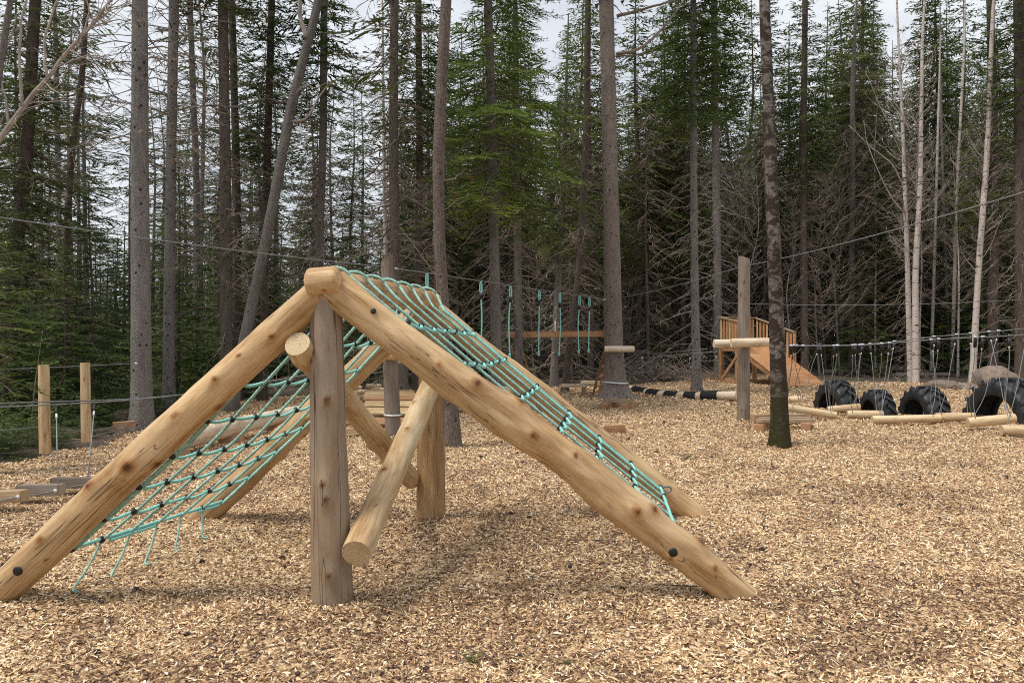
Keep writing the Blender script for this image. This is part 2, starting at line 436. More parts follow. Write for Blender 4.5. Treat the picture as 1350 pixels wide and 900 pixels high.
# loose chips: slivers lying every way on the bed
def chips(n):
    r = np.random.default_rng(11)
    # area density falls with the square of the distance to where the yard is looked at from
    pts = []
    for (y0, y1, dens, s0) in ((2.6, 5, 4600, .9), (5, 8, 2900, .95), (8, 12, 1250, 1.2), (12, 18, 480, 1.6), (18, 33, 140, 2.4)):
        hw = .80*y1+.8; cnt = int(dens*(y1-y0)*2*hw)
        x = r.uniform(-hw, hw, cnt); y = r.uniform(y0, y1, cnt)
        ok = np.abs(x) < .80*y+.8
        pts.append(np.stack([x[ok], y[ok], np.full(ok.sum(), s0)], 1))
    p = np.concatenate(pts); p = p[yard_sd(p[:, 0], p[:, 1]) > -.05]
    m = len(p); s = p[:, 2]
    kind = r.random(m)
    L = np.where(kind < .70, r.gamma(5, .0050, m)+.009, r.uniform(.012, .022, m))*s
    W = np.where(kind < .70, r.uniform(.0045, .011, m), r.uniform(.009, .018, m))*s
    z = chipz(p[:, 0], p[:, 1])+r.uniform(-.003, .017, m)*s
    az = r.uniform(0, 2*PI, m); el = r.normal(0, .38, m); ro = r.normal(0, .65, m)
    d = np.stack([np.cos(az)*np.cos(el), np.sin(az)*np.cos(el), np.sin(el)], 1)
    s0 = np.stack([-np.sin(az), np.cos(az), 0*az], 1); up = np.cross(d, s0)
    sv = s0*np.cos(ro)[:, None]+up*np.sin(ro)[:, None]; nv = np.cross(d, sv)
    c = np.stack([p[:, 0], p[:, 1], z], 1)
    bend = r.normal(0, .12, m)*L; tp = r.uniform(.25, 1, (m, 2)); sk = r.normal(0, .35, m)*W
    rows = []
    for f, wf, bz in ((-.5, tp[:, 0], 0), (0, np.ones(m), 1), (.5, tp[:, 1], 0)):
        ctr = c+d*(f*L)[:, None]+nv*(bend*bz)[:, None]+sv*(sk*f)[:, None]
        rows += [ctr-sv*(W*wf*.5)[:, None], ctr+sv*(W*wf*.5)[:, None]]
    V = np.stack(rows, 1).reshape(-1, 3)
    q = np.array([[0, 1, 3, 2], [2, 3, 5, 4]])
    Q = (q[None]+(np.arange(m)*6)[:, None, None]).reshape(-1, 4)
    pal = np.array([(.79, .595, .36), (.71, .505, .28), (.89, .735, .50), (.59, .395, .215), (.435, .265, .145), (.255, .145, .088), (.14, .082, .058), (.065, .044, .036), (.93, .83, .64)])
    # bark-rich, browner drifts
    q3 = np.stack([p[:, 0], p[:, 1], 0*s], 1)
    dr = np.clip(smooth(.43, .64, vnoise(q3*1.05+3)*.5+vnoise(q3*3.4)*.5), 0, 1)
    near = 1-smooth(6, 15, p[:, 1])
    dr = np.clip(dr*(.4+.75*near), 0, 1)
    w = np.array([.19, .17, .15, .15, .12, .08, .06, .03, .07]); w2 = np.array([.10, .08, .06, .13, .17, .19, .19, .11, .03])
    cw, cw2 = np.cumsum(w/w.sum()), np.cumsum(w2/w2.sum())
    u = r.random(m); i1 = np.searchsorted(cw, u); i2 = np.searchsorted(cw2, u)
    col = pal[np.minimum(np.where(r.random(m) < dr, i2, i1), 8)]*r.uniform(.85, 1.12, (m, 1))
    return V, Q, np.repeat(np.clip(col, 0, 1), 6, 0)
V, Q, C = chips(0)
m, nt, b, out = newmat('loose_wood_chips'); k = N(nt)
col = k('Attribute', attribute_name='chip').outputs['Color']
nt.links.new(col, b.inputs['Base Color']); b.inputs['Roughness'].default_value = .7; b.inputs['Specular IOR Level'].default_value = .25
tag(obj('wood_chips', mk('wood_chips', V, [Q], {'chip': C}, True, m)), kind='stuff', label='loose tan and brown wood chips covering the play yard', cat='wood chips')
print('chips', len(Q)//2)

# cones and dark bark crumbs among the chips
a = Acc(); r = np.random.default_rng(5)
for i in range(330):
    y = (4.6 if r.random() < .85 else 3.1)+r.random()**1.3*15; x = r.uniform(-.8*y, .8*y)
    if yard_sd(np.array([x]), np.array([y]))[0] < .1: continue
    s = r.uniform(.007, .016)*(1+.03*y); th = r.uniform(0, 2*PI); n = 7
    rings = []
    for h, f in ((-.9, .35), (-.4, .95), (.2, 1), (.8, .6), (1.1, .1)):
        t = np.arange(n)*2*PI/n; rad = s*f*(1+.3*r.normal(size=n)*.6)
        l = h*s*1.5
        rings.append(np.stack([l*np.cos(th)-rad*np.cos(t)*np.sin(th), l*np.sin(th)+rad*np.cos(t)*np.cos(th), rad*np.sin(t)], 1))
    Vv = np.concatenate(rings)+np.array([x, y, chipzf(x, y)+s*.5])
    kk = np.arange(n); q = np.stack([kk, (kk+1) % n, (kk+1) % n+n, kk+n], 1)
    a.add(Vv, np.concatenate([q+j*n for j in range(4)]))
mc = plain('cone_brown', (.045, .03, .024), .9, 0, .5, 90, .3)
tag(obj('fallen_cones', a.mesh('fallen_cones', mc, sm=False)), kind='stuff', label='small dark cones and bark crumbs strewn over the chips', cat='cones')

# ================================================================== FOLIAGE BUILDERS
def foliage(seed, z0, z1, R, shape, nb, elev=(-.25, .55), droop=.25, ls=1.0, gap=.2, wood_r=.012, start=.15, az0=None, azspan=PI, step=1.0):
    """returns (leaf V, Q, tone), (wood V, Q)"""
    r = np.random.default_rng(seed)
    LV, LT = [], []; WA, WB, WR0, WR1 = [], [], [], []
    for b_ in range(nb):
        t = (b_+r.random())/nb; z = z0+(z1-z0)*t
        L = R*shape(t)*r.uniform(.55, 1.15)
        if L < .12: L = .12
        az = b_*2.39996+r.normal(0, .4) if az0 is None else az0+r.uniform(-azspan, azspan)
        e = elev[0]+(elev[1]-elev[0])*t+r.normal(0, .1)
        d = np.array([math.cos(az), math.sin(az), 0])
        side = np.array([-d[1], d[0], 0])
        def pt(s):
            s = np.asarray(s)[..., None]
            return d*(L*s*math.cos(e))+np.array([0, 0, 1.])*(L*(s*math.sin(e)-droop*s**2+.10*s**5))+np.array([0, 0, z])
        ss = np.linspace(0, 1, 5); pp = pt(ss); pp[0] = (0, 0, z)
        WA.append(pp[:-1]); WB.append(pp[1:]); rr = wood_r*(.5+.5*L/max(R, .1))*(1-ss*.85); WR0.append(rr[:-1]); WR1.append(rr[1:])
        n = max(3, int(L*(1-start)/(.085*ls*step)))
        s = np.linspace(start, 1.0, n)+r.normal(0, .01, n); keep = r.random(n) > gap*.5
        s = s[keep]
        if not len(s): continue
        bp = pt(s)
        btone = r.normal(.42, .13)
        for sg in (-1, 1):
            ang = r.uniform(.75, 1.15, len(s))*sg
            tl = (.07*ls+.42*L*np.clip(1.03-s, 0, 1)**.75)*r.uniform(.6, 1.15, len(s)); tl = np.minimum(tl, .75)
            td = d[None]*np.cos(ang)[:, None]+side[None]*np.sin(ang)[:, None]+np.array([0, 0, 1.])*r.normal(-.10, .14, len(s))[:, None]
            K = max(1, int(tl.max()/(.045*ls)))
            q = (np.arange(K)+.5)*.045*ls
            mask = (q[None] < tl[:, None]) & (r.random((len(s), K)) > gap)
            base = bp[:, None]+td[:, None]*q[None, :, None]; base[..., 2] -= .28*q[None]**2
            td_ = np.broadcast_to(td[:, None], base.shape)[mask]; bb = base[mask]; fr = (q[None]/tl[:, None])[mask]
            m_ = len(bb)
            if not m_: continue
            perp = np.cross(td_, np.array([0, 0, 1.])); perp /= np.linalg.norm(perp, axis=1, keepdims=True)+1e-9
            la = r.choice([-1, 1], m_)*r.uniform(.25, .9, m_)
            ld = td_*np.cos(la)[:, None]+perp*np.sin(la)[:, None]+np.array([0, 0, 1.])*r.normal(0, .22, m_)[:, None]
            ld /= np.linalg.norm(ld, axis=1, keepdims=True)
            wd = np.cross(ld, np.array([0, 0, 1.])+r.normal(0, .55, (m_, 3))); wd /= np.linalg.norm(wd, axis=1, keepdims=True)+1e-9
            ll = .115*ls*r.uniform(.6, 1.25, m_); lw = (.0125 if ls < 1.2 else .016)*ls*r.uniform(.7, 1.3, m_)
            V = np.stack([bb, bb+ld*(ll*.45)[:, None]+wd*lw[:, None], bb+ld*ll[:, None], bb+ld*(ll*.45)[:, None]-wd*lw[:, None]], 1)
            LV.append(V.reshape(-1, 3))
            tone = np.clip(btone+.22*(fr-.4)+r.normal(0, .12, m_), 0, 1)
            LT.append(np.repeat(tone, 4))
            # the needled twig itself: a narrow brush in two short lengths
            tw = tl[:, None]; up = np.array([0, 0, 1.])+r.normal(0, .5, (len(s), 3)); wv_ = np.cross(td, up); wv_ /= np.linalg.norm(wv_, axis=1, keepdims=True)+1e-9
            hw = (.020 if ls < 1.2 else .024)*ls*r.uniform(.7, 1.2, (len(s), 1))
            dz = np.array([0, 0, 1.])
            c0 = bp; c1 = bp+td*tw*.45-dz*.28*(tw*.45)**2; c2 = bp+td*tw-dz*.28*tw**2
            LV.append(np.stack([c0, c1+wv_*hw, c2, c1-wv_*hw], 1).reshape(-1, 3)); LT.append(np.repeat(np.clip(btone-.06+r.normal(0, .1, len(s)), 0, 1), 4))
    V = np.concatenate(LV); Q = np.arange(len(V)).reshape(-1, 4)
    wv, wq = sticks(np.concatenate(WA), np.concatenate(WB), np.concatenate(WR0), np.concatenate(WR1), 4)
    return (V, Q, np.concatenate(LT)), (wv, wq)

def deadtwigs(seed, z0, z1, n, Lr=(.5, 1.6), r0=.010, sub=5, down=(-.55, .15), curl=-.25, az0=None, azspan=PI, base_r=.08, up=0, fat=2.3):
    r = np.random.default_rng(seed); A, B, R0, R1 = [], [], [], []; r0 *= fat
    for i in range(n):
        z = z0+(z1-z0)*(i+r.random())/n; L = r.uniform(*Lr); az = r.uniform(0, 2*PI) if az0 is None else az0+r.uniform(-azspan, azspan)
        e = r.uniform(*down); d = np.array([math.cos(az), math.sin(az), 0.]); sd_ = np.array([-d[1], d[0], 0])
        m_ = 6; s = np.linspace(0, 1, m_+1); w = np.cumsum(r.normal(0, .035, m_+1)); w[0] = 0
        w2 = np.cumsum(r.normal(0, .03, m_+1))
        pp = d*(base_r*.6+L*s*math.cos(e))[:, None]+sd_*(w*L)[:, None]+np.array([0, 0, 1.])*(z+L*(s*math.sin(e)+curl*s**2+up*s**2)+w2*L)[:, None]
        rr = r0*r.uniform(.6, 1.2)*(1-.85*s)*(.5+.5*L/Lr[1])
        A.append(pp[:-1]); B.append(pp[1:]); R0.append(rr[:-1]); R1.append(rr[1:])
        for j in range(r.poisson(sub)):
            t = r.uniform(.25, .98); k_ = min(int(t*m_), m_-1); f = t*m_-k_
            q = pp[k_]*(1-f)+pp[k_+1]*f; l2 = L*r.uniform(.15, .42)*(1.1-t*.6)
            dd = (pp[k_+1]-pp[k_]); dd /= np.linalg.norm(dd)
            v = dd*.8+sd_*r.choice([-1, 1])*r.uniform(.3, 1)+np.array([0, 0, r.uniform(-.6, .35+up)]); v /= np.linalg.norm(v)
            q1 = q+v*l2*.55; v2 = v+r.normal(0, .25, 3); q2 = q1+v2/np.linalg.norm(v2)*l2*.5
            A.append(np.array([q, q1])); B.append(np.array([q1, q2])); ra = r0*.38; R0.append(np.array([ra, ra*.7])); R1.append(np.array([ra*.7, ra*.3]))
    return sticks(np.concatenate(A), np.concatenate(B), np.concatenate(R0), np.concatenate(R1), 3)

def leaf_mesh(name, parts, mat):
    a = Acc()
    for (V, Q, T) in parts: a.add(V, Q, T)
    return a.mesh(name, mat, sm=False)
def stick_mesh(name, parts, mat):
    a = Acc()
    for V, Q in parts: a.add(V, Q)
    return a.mesh(name, mat)

def trunk_geo(ctrl, n=12, step=.25, amp=.05, flare=.5, seed=0):
    """ctrl rows (x,y,z,r) from base up"""
    c = np.asarray(ctrl, float); m_ = max(6, int((c[-1, 2]-c[0, 2])/step))
    t = np.linspace(c[0, 2], c[-1, 2], m_)
    ipx = [np.interp(t, c[:, 2], c[:, i]) for i in (0, 1, 3)]
    if len(c) > 2:                                           # soften the corners of the path
        kk = max(1, int(.9/((c[-1, 2]-c[0, 2])/m_))); ker = np.ones(2*kk+1)/(2*kk+1)
        for i in (0, 1):
            e = np.concatenate([ipx[i][0]-(ipx[i][1:kk+1]-ipx[i][0])[::-1], ipx[i], ipx[i][-1]+(ipx[i][-1]-ipx[i][-kk-1:-1])[::-1]]) if len(ipx[i]) > kk+1 else ipx[i]
            if len(e) == len(ipx[i])+2*kk: ipx[i] = np.convolve(e, ker, 'valid')
    th = np.arange(n)*2*PI/n
    ct, st = np.cos(th)[None], np.sin(th)[None]
    q = np.stack([np.broadcast_to(ct*1.3, (m_, n)), np.broadcast_to(st*1.3, (m_, n)), np.broadcast_to(t[:, None]*1.1, (m_, n))], -1)+seed*7.3
    q2 = q*np.array([3.5, 3.5, 4.])
    f = 1+amp*2*(vnoise(q)-.5)+amp*1.6*(vnoise(q2)-.5)
    h = np.clip(t-t[0]-.27, 0, None)[:, None]
    lob = 1+.35*np.cos(3*th[None]+seed)+.2*np.cos(5*th[None]+2*seed)
    f = f+flare*np.exp(-h/.30)*lob
    R = ipx[2][:, None]*f
    V = np.stack([ipx[0][:, None]+R*ct, ipx[1][:, None]+R*st, np.broadcast_to(t[:, None], (m_, n))], -1).reshape(-1, 3)
    k = np.arange(n); qd = np.stack([k, (k+1) % n, (k+1) % n+n, k+n], 1)
    Q = (qd[None]+(np.arange(m_-1)*n)[:, None, None]).reshape(-1, 4)
    return V, Q

cone = lambda t: (1-t)**.8*.95+.05
spindle = lambda t: (np.minimum(1, t/.22+.25))*(1-t)**.75+.05
column = lambda t: .55+.45*math.sin(PI*min(1, t*.8+.2)) if t < .8 else max(.1, (1-t)*4.2)

# ------- shared tree pieces
PX = {}
def crown_piece(key, mat, wmat, **kw):
    (lv, lq, lt), (wv, wq) = foliage(**kw)
    V = np.concatenate([lv, wv]); Q = np.concatenate([lq, wq+len(lv)])
    me = mk(key, V, [Q], {'tone': np.concatenate([lt, np.full(len(wv), .5)])}, False, mat); me.materials.append(wmat)
    mi = np.zeros(len(Q), np.int32); mi[len(lq):] = 1; me.polygons.foreach_set('material_index', mi)
    PX[key] = me
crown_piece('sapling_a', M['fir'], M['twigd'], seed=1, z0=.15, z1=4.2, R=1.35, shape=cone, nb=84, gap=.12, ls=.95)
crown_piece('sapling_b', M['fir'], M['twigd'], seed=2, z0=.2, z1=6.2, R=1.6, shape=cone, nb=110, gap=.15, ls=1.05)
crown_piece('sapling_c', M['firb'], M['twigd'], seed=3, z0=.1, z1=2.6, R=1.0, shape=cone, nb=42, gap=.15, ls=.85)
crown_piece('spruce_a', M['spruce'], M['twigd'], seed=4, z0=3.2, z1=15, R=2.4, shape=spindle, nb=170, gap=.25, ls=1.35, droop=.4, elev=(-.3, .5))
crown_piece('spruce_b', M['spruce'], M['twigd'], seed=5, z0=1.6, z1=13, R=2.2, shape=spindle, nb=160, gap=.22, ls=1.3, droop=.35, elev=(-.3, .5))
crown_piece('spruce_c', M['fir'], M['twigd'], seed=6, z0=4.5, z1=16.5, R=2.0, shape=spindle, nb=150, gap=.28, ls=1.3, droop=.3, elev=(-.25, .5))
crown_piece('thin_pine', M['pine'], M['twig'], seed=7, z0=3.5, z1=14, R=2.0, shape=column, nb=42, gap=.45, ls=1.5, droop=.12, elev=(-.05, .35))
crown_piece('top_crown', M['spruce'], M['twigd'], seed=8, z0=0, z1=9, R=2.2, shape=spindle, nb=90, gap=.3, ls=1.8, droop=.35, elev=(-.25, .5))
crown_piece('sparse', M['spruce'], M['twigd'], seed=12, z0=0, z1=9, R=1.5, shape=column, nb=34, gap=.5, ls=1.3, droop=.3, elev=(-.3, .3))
PX['dead_a'] = stick_mesh('dead_a', [deadtwigs(21, 1.2, 9, 120, (.4, 1.5), .009, 5)], M['twigd'])
PX['dead_b'] = stick_mesh('dead_b', [deadtwigs(22, .8, 10, 90, (.5, 1.9), .010, 6)], M['twig'])
PX['dead_c'] = stick_mesh('dead_c', [deadtwigs(23, 1.5, 12, 60, (.3, 1.1), .008, 4, base_r=.12)], M['twig'])
PX['dead_long'] = stick_mesh('dead_long', [deadtwigs(27, 3.5, 12, 75, (.8, 2.5), .009, 8, (-.35, .25))], M['twigd'])
PX['dead_thick'] = stick_mesh('dead_thick', [deadtwigs(24, .5, 11, 210, (.5, 1.8), .009, 6)], M['twigd'])
PX['bare_a'] = stick_mesh('bare_a', [deadtwigs(25, 1.5, 8, 70, (.5, 2.0), .008, 8, (.2, .9), 0, up=.35, base_r=.03)], M['twig'])
PX['bare_b'] = stick_mesh('bare_b', [deadtwigs(26, 2.5, 10, 80, (.4, 1.6), .007, 8, (.3, 1.1), 0, up=.3, base_r=.03)], M['twigp'])
def simple_trunk(key, H, r0, mat, bend=.15, seed=0, n=8):
    r = np.random.default_rng(seed); c = [(0, 0, -.25, r0)]
    for f in (.2, .45, .7, 1): c.append((r.normal(0, bend)*f, r.normal(0, bend)*f, H*f, r0*(1-f*.92)))
    V, Q = trunk_geo(c, n, .4, .05, .35, seed); PX[key] = mk(key, V, [Q], None, True, mat)
simple_trunk('trunk_sap_a', 4.3, .04, M['bark_dark'], .05, 1)
simple_trunk('trunk_sap_b', 6.3, .06, M['bark_dark'], .06, 2)
simple_trunk('trunk_sap_c', 2.6, .03, M['bark_dark'], .04, 3, 6)
simple_trunk('trunk_far_a', 15.2, .15, M['bark_dark'], .2, 4)
simple_trunk('trunk_far_b', 13.2, .13, M['bark_grey'], .2, 5)
simple_trunk('trunk_far_c', 16.7, .14, M['bark_brown'], .2, 6)
simple_trunk('trunk_pine', 14.2, .11, M['bark_grey'], .2, 7)
simple_trunk('trunk_bare_a', 8.5, .045, M['bark_grey'], .4, 8, 6)
simple_trunk('trunk_bare_b', 10.5, .05, M['bark_birch'], .45, 9, 6)
simple_trunk('trunk_snag', 13, .10, M['bark_dark'], .3, 10, 7)
KINDS = {
 'sapling_a': ('trunk_sap_a', 'sapling_a', None), 'sapling_b': ('trunk_sap_b', 'sapling_b', None), 'sapling_c': ('trunk_sap_c', 'sapling_c', None),
 'spruce_a': ('trunk_far_a', 'spruce_a', 'dead_a'), 'spruce_b': ('trunk_far_b', 'spruce_b', 'dead_b'), 'spruce_c': ('trunk_far_c', 'spruce_c', 'dead_thick'),
 'thin_pine': ('trunk_pine', 'thin_pine', 'dead_c'), 'bare_a': ('trunk_bare_a', None, 'bare_a'), 'bare_b': ('trunk_bare_b', None, 'bare_b'),
 'snag': ('trunk_snag', None, 'dead_thick')}
def plant(kind, name, x, y, s, rz, label, cat, group, z=None, sz=1.0):
    t = thing(name, label, cat, (x, y, gzf(x, y) if z is None else z), rz, group)
    tr, cr, de = KINDS[kind]; S = Matrix.Diagonal((s, s, s*sz, 1))
    def add(nm, me):
        o = bpy.data.objects.new(nm, me); COL.objects.link(o); o.parent = t; o.matrix_basis = S
    add('trunk', PX[tr])
    if cr: add('crown', PX[cr])
    if de: add('twigs' if kind.startswith('bare') else 'dead_branches', PX[de])
    return t
# ================================================================== TREES ONE CAN TELL APART
def ptree(name, label, cat, path, Y, mat, H=15, crown=None, dead=None, group=None, n=12, amp=.05, flare=.45, step=.25, extra=None, foot=None):
    pts = sorted(path, key=lambda q: q[1])                  # top first
    P3 = [(P(px, py, Y), w/2*Y/F) for px, py, w in pts]
    x0 = P3[-1][0].x
    # carry the lean down to the ground
    if len(P3) > 1:
        a, b_ = P3[-2][0], P3[-1][0]; sl = (b_.x-a.x)/(a.z-b_.z+1e-6)
    else: sl = 0
    zg = gzf(x0, Y)
    xb = x0+sl*max(0, P3[-1][0].z-zg) if foot is None else (foot-675)/F*Y
    zg = gzf(xb, Y)
    base = Vector((xb, Y, zg))
    ctrl = [(0, 0, -.3, P3[-1][1]*1.06)]
    if P3[-1][0].z-zg > .15: ctrl.append((0, 0, 0, P3[-1][1]*1.05))
    for p_, r_ in reversed(P3):
        if p_.z-zg > (ctrl[-1][2]+.05): ctrl.append((p_.x-xb, 0, p_.z-zg, r_))
    top = ctrl[-1]
    H = max(H, top[2]+4)
    if H > top[2]+.5:
        sl2 = (ctrl[-1][0]-ctrl[-2][0])/(ctrl[-1][2]-ctrl[-2][2]+1e-6)
        ctrl.append((top[0]+sl2*(H-top[2])*.6, 0, H, .02))
    t = thing(name, label, cat, base, 0, group)
    rs = np.random.default_rng(int(abs(xb)*100+Y*10))
    for c in range(1, len(ctrl)):                           # slight sway in depth
        ctrl[c] = (ctrl[c][0], rs.normal(0, .03)*ctrl[c][2]*.3, ctrl[c][2], ctrl[c][3])
    V, Q = trunk_geo(ctrl, n, step, amp, flare, int(rs.integers(50)))
    o = obj('trunk', mk('trunk', V, [Q], None, True, mat), t, Matrix.Translation(base))
    cz = [c[2] for c in ctrl]; cx = [c[0] for c in ctrl]
    def at(z): return base+Vector((float(np.interp(z, cz, cx)), 0, z))
    lean = math.atan2(cx[-1]-cx[0], cz[-1]-cz[0]) if abs(cx[-1]-cx[0]) > .5 else 0
    rz = rs.uniform(0, 6.28)
    if crown:
        for key, z, s in (crown if isinstance(crown, list) else [crown]):
            Mx = Matrix.Translation(at(z)) @ Matrix.Rotation(lean, 4, 'Y') @ Matrix.Rotation(rz, 4, 'Z') @ Matrix.Scale(s, 4)
            obj('crown', PX[key], t, Mx)
    if dead:
        key, z, s = dead
        zm = z+4
        Mx = Matrix.Translation(at(zm)) @ Matrix.Rotation(lean, 4, 'Y') @ Matrix.Translation((0, 0, -4*1.0)) @ Matrix.Rotation(rz, 4, 'Z') @ Matrix.Scale(s, 4)
        obj('dead_branches', PX[key], t, Mx)
    if extra:
        for nm, lst, m_, nn in extra:
            for one in lst: tube_obj(nm, [one], m_, t, nn)
    return t
def limb(px, Y, r0, r1, m=14, dy=0, jit=.03, seed=0):
    """branch through picture points, returned as a tapered polyline"""
    r = np.random.default_rng(seed)
    c = curve3([P(a, b_, Y+dy*i) for i, (a, b_) in enumerate(px)], m)
    c = c+np.cumsum(r.normal(0, jit*.3, c.shape), 0)
    return (c, np.linspace(r0, r1, m))

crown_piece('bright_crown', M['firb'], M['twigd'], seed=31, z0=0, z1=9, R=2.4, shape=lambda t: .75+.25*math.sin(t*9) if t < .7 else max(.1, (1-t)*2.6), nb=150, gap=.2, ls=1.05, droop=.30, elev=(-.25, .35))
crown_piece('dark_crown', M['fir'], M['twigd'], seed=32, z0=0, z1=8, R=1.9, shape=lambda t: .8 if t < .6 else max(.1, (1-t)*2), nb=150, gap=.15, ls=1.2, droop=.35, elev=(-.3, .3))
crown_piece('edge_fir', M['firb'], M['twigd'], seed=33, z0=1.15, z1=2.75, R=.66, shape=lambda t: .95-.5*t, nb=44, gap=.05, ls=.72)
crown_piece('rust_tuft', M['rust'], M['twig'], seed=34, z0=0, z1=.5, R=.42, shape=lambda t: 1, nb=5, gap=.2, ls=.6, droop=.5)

ptree('spruce_tree', 'dark brown trunk with dense boughs at the far left edge', 'tree', [(52, 0, 13), (35, 200, 14), (16, 390, 15)], 15, M['bark_dark'], 16, ('spruce_b', .8, .8), ('dead_a', 1, .8), foot=10)
lt = [limb([(-20, 210), (40, 130), (62, 105), (110, 50), (150, 0)], 10, .038, .018, seed=1), limb([(30, 140), (28, 60), (40, -10)], 10, .022, .012, seed=2), limb([(62, 105), (60, 40), (85, -20)], 10, .02, .01, seed=3),
      limb([(75, 90), (120, 75), (170, 85)], 10, .012, .005, dy=.2, seed=4), limb([(100, 60), (118, 20), (115, -20)], 10, .014, .006, seed=5), limb([(45, 120), (70, 112), (85, 90), (110, 80)], 10, .01, .004, seed=6),
      limb([(120, 38), (160, 30), (190, 42)], 10, .010, .003, dy=.2, seed=61), limb([(60, 108), (90, 125), (130, 110)], 10, .010, .003, dy=-.2, seed=62), limb([(10, 165), (-5, 90), (15, 20)], 10, .018, .008, seed=63)]
rl = np.random.default_rng(55)
for i in range(26):
    f = rl.random(); bx_, by_ = np.interp(f, [0, .4, .6, 1], [-10, 62, 110, 150]), np.interp(f, [0, .4, .6, 1], [195, 105, 50, 0])
    dx, dy = rl.uniform(-10, 70), rl.uniform(-70, 35); tw = [(bx_, by_), (bx_+dx*.5+rl.normal(0, 5), by_+dy*.4), (bx_+dx, by_+dy)]
    lt.append(limb(tw, 10, rl.uniform(.005, .010), .0025, m=10, dy=rl.uniform(-.25, .25), seed=300+i))
ptree('leaning_tree', 'pale bare tree leaning in over the top left corner', 'tree', [(-20, 210, 11), (-75, 420, 14)], 10, M['bark_grey'], 5, foot=-110, extra=[('limb', lt, M['twigp'], 7)])
ptree('slender_tree', 'thin dark curving trunk left of the thick scaly grey one', 'tree', [(117, 0, 6), (108, 100, 7), (95, 200, 8), (88, 330, 9)], 17, M['bark_dark'], 12, None, ('dead_b', 1.5, .85), foot=84)
ptree('slender_tree', 'pale thin trunk between the two dark trunks at left', 'tree', [(72, 60, 6), (78, 350, 7)], 24, M['bark_grey'], 13, ('sparse', 6.5, 1.0), ('dead_c', 0, 1))
ptree('spruce_tree', 'thick straight scaly grey trunk dotted with dark knots at left', 'tree', [(184, 0, 19), (185, 250, 22), (186, 450, 25), (187, 558, 27)], 13.6, M['bark_scaly'], 19, ('top_crown', 9.5, 1.0), ('dead_long', 2.2, .8), n=28, amp=.03, step=.06, flare=.35)
ptree('spruce_tree', 'slim scaly grey trunk just right of the thick one', 'tree', [(228, 0, 12), (226, 250, 13), (222, 540, 15)], 17.5, M['bark_scaly'], 18, ('top_crown', 10.5, .8), ('dead_long', 0, .95), n=16, step=.12)
ptree('spruce_tree', 'narrow grey trunk standing left of the twin dark trunks', 'tree', [(252, 0, 7), (258, 240, 8), (260, 430, 9)], 25, M['bark_grey'], 17, ('sparse', 8, .8), ('dead_long', 0, 1.1))
ptree('spruce_tree', 'left and thicker of the twin dark trunks', 'tree', [(292, 0, 13), (296, 240, 14), (298, 480, 16)], 18, M['bark_brown'], 18, ('top_crown', 9.5, .9), ('dead_long', -1.5, .95), n=16)
ptree('spruce_tree', 'right and thinner of the twin dark trunks', 'tree', [(306, 0, 9), (311, 240, 10), (313, 480, 11)], 20, M['bark_dark'], 17, ('sparse', 9, .9), ('dead_a', 0, .9))
ptree('spruce_tree', 'dark trunk just left of the leaning dead trunk', 'tree', [(357, 0, 9), (352, 200, 10), (348, 450, 11)], 20, M['bark_dark'], 17, ('spruce_c', 2.0, .75), ('dead_a', 0, 1))
br = [limb([(378, 160), (405, 155), (428, 118), (455, 95)], 17, .035, .012, seed=7), limb([(388, 128), (403, 112), (418, 118), (440, 108)], 17, .022, .006, seed=8), limb([(372, 205), (390, 195), (420, 188)], 17, .018, .006, dy=-.2, seed=9), limb([(404, 50), (397, 20), (398, -10)], 17, .06, .04, seed=10)]
ptree('dead_tree', 'leaning brown dead trunk with broken pale branches', 'tree', [(420, 0, 11), (385, 130, 13), (352, 310, 14), (324, 440, 15)], 17, M['bark_grey'], 10.5, None, None, foot=303, extra=[('limb', br, M['twigp'], 7)], n=16)
ptree('spruce_tree', 'straight grey trunk rising above the net frame apex', 'tree', [(430, 0, 9), (425, 200, 10), (420, 345, 11), (417, 520, 13)], 19, M['bark_grey'], 17, ('spruce_c', 3.5, .8), ('dead_thick', 0, .9), n=14)
ptree('spruce_tree', 'dark brown trunk directly behind the slant-topped post', 'tree', [(520, 0, 11), (519, 200, 12), (521, 350, 13), (533, 545, 16)], 16.5, M['bark_brown'], 18, ('sparse', 6, 1), ('dead_thick', 0, .9), n=16)
ptree('birch_tree', 'thin white birch just left of the slant-topped post', 'tree', [(505, 100, 3.6), (506, 220, 4.3), (508, 340, 5.0)], 24, M['bark_birch'], 11, None, ('bare_b', 0, .9))
ptree('spruce_tree', 'slim dark trunk between the slant-topped post and crooked trunk', 'tree', [(553, 0, 8), (553, 200, 9), (550, 400, 10)], 21, M['bark_dark'], 17, ('spruce_c', 2.5, .8), ('dead_b', 0, .9))
t11 = ptree('hardwood_tree', 'crooked dark brown trunk rooted beside the far frame post', 'tree', [(589, 0, 14), (580, 150, 15), (577, 260, 15), (582, 380, 16), (591, 500, 18), (600, 586, 20)], 11.3, M['bark_brown'], 12, None, None, n=20, step=.08, amp=.06, flare=.25, foot=600,
            extra=[('limb', [limb([(580, 240), (600, 235), (615, 222)], 11.3, .01, .003, dy=.1, seed=11), limb([(579, 280), (592, 272), (602, 262)], 11.3, .009, .003, dy=.1, seed=12), limb([(579, 370), (560, 350), (520, 300)], 11.3, .010, .003, dy=-.2, seed=13)], M['twig'], 6)])
for q in ((614, 228), (600, 266)):
    obj('withered_tuft', PX['rust_tuft'], t11, Matrix.Translation(P(q[0], q[1], 11.5)) @ Matrix.Scale(.42, 4))
ptree('fir_tree', 'tall fir with bright green boughs above the hanging ropes', 'tree', [(643, 0, 11), (648, 150, 12), (651, 300, 13), (654, 460, 15)], 17, M['bark_grey'], 17, ('bright_crown', 4.6, 1.0), ('dead_thick', -.4, .75), n=16)
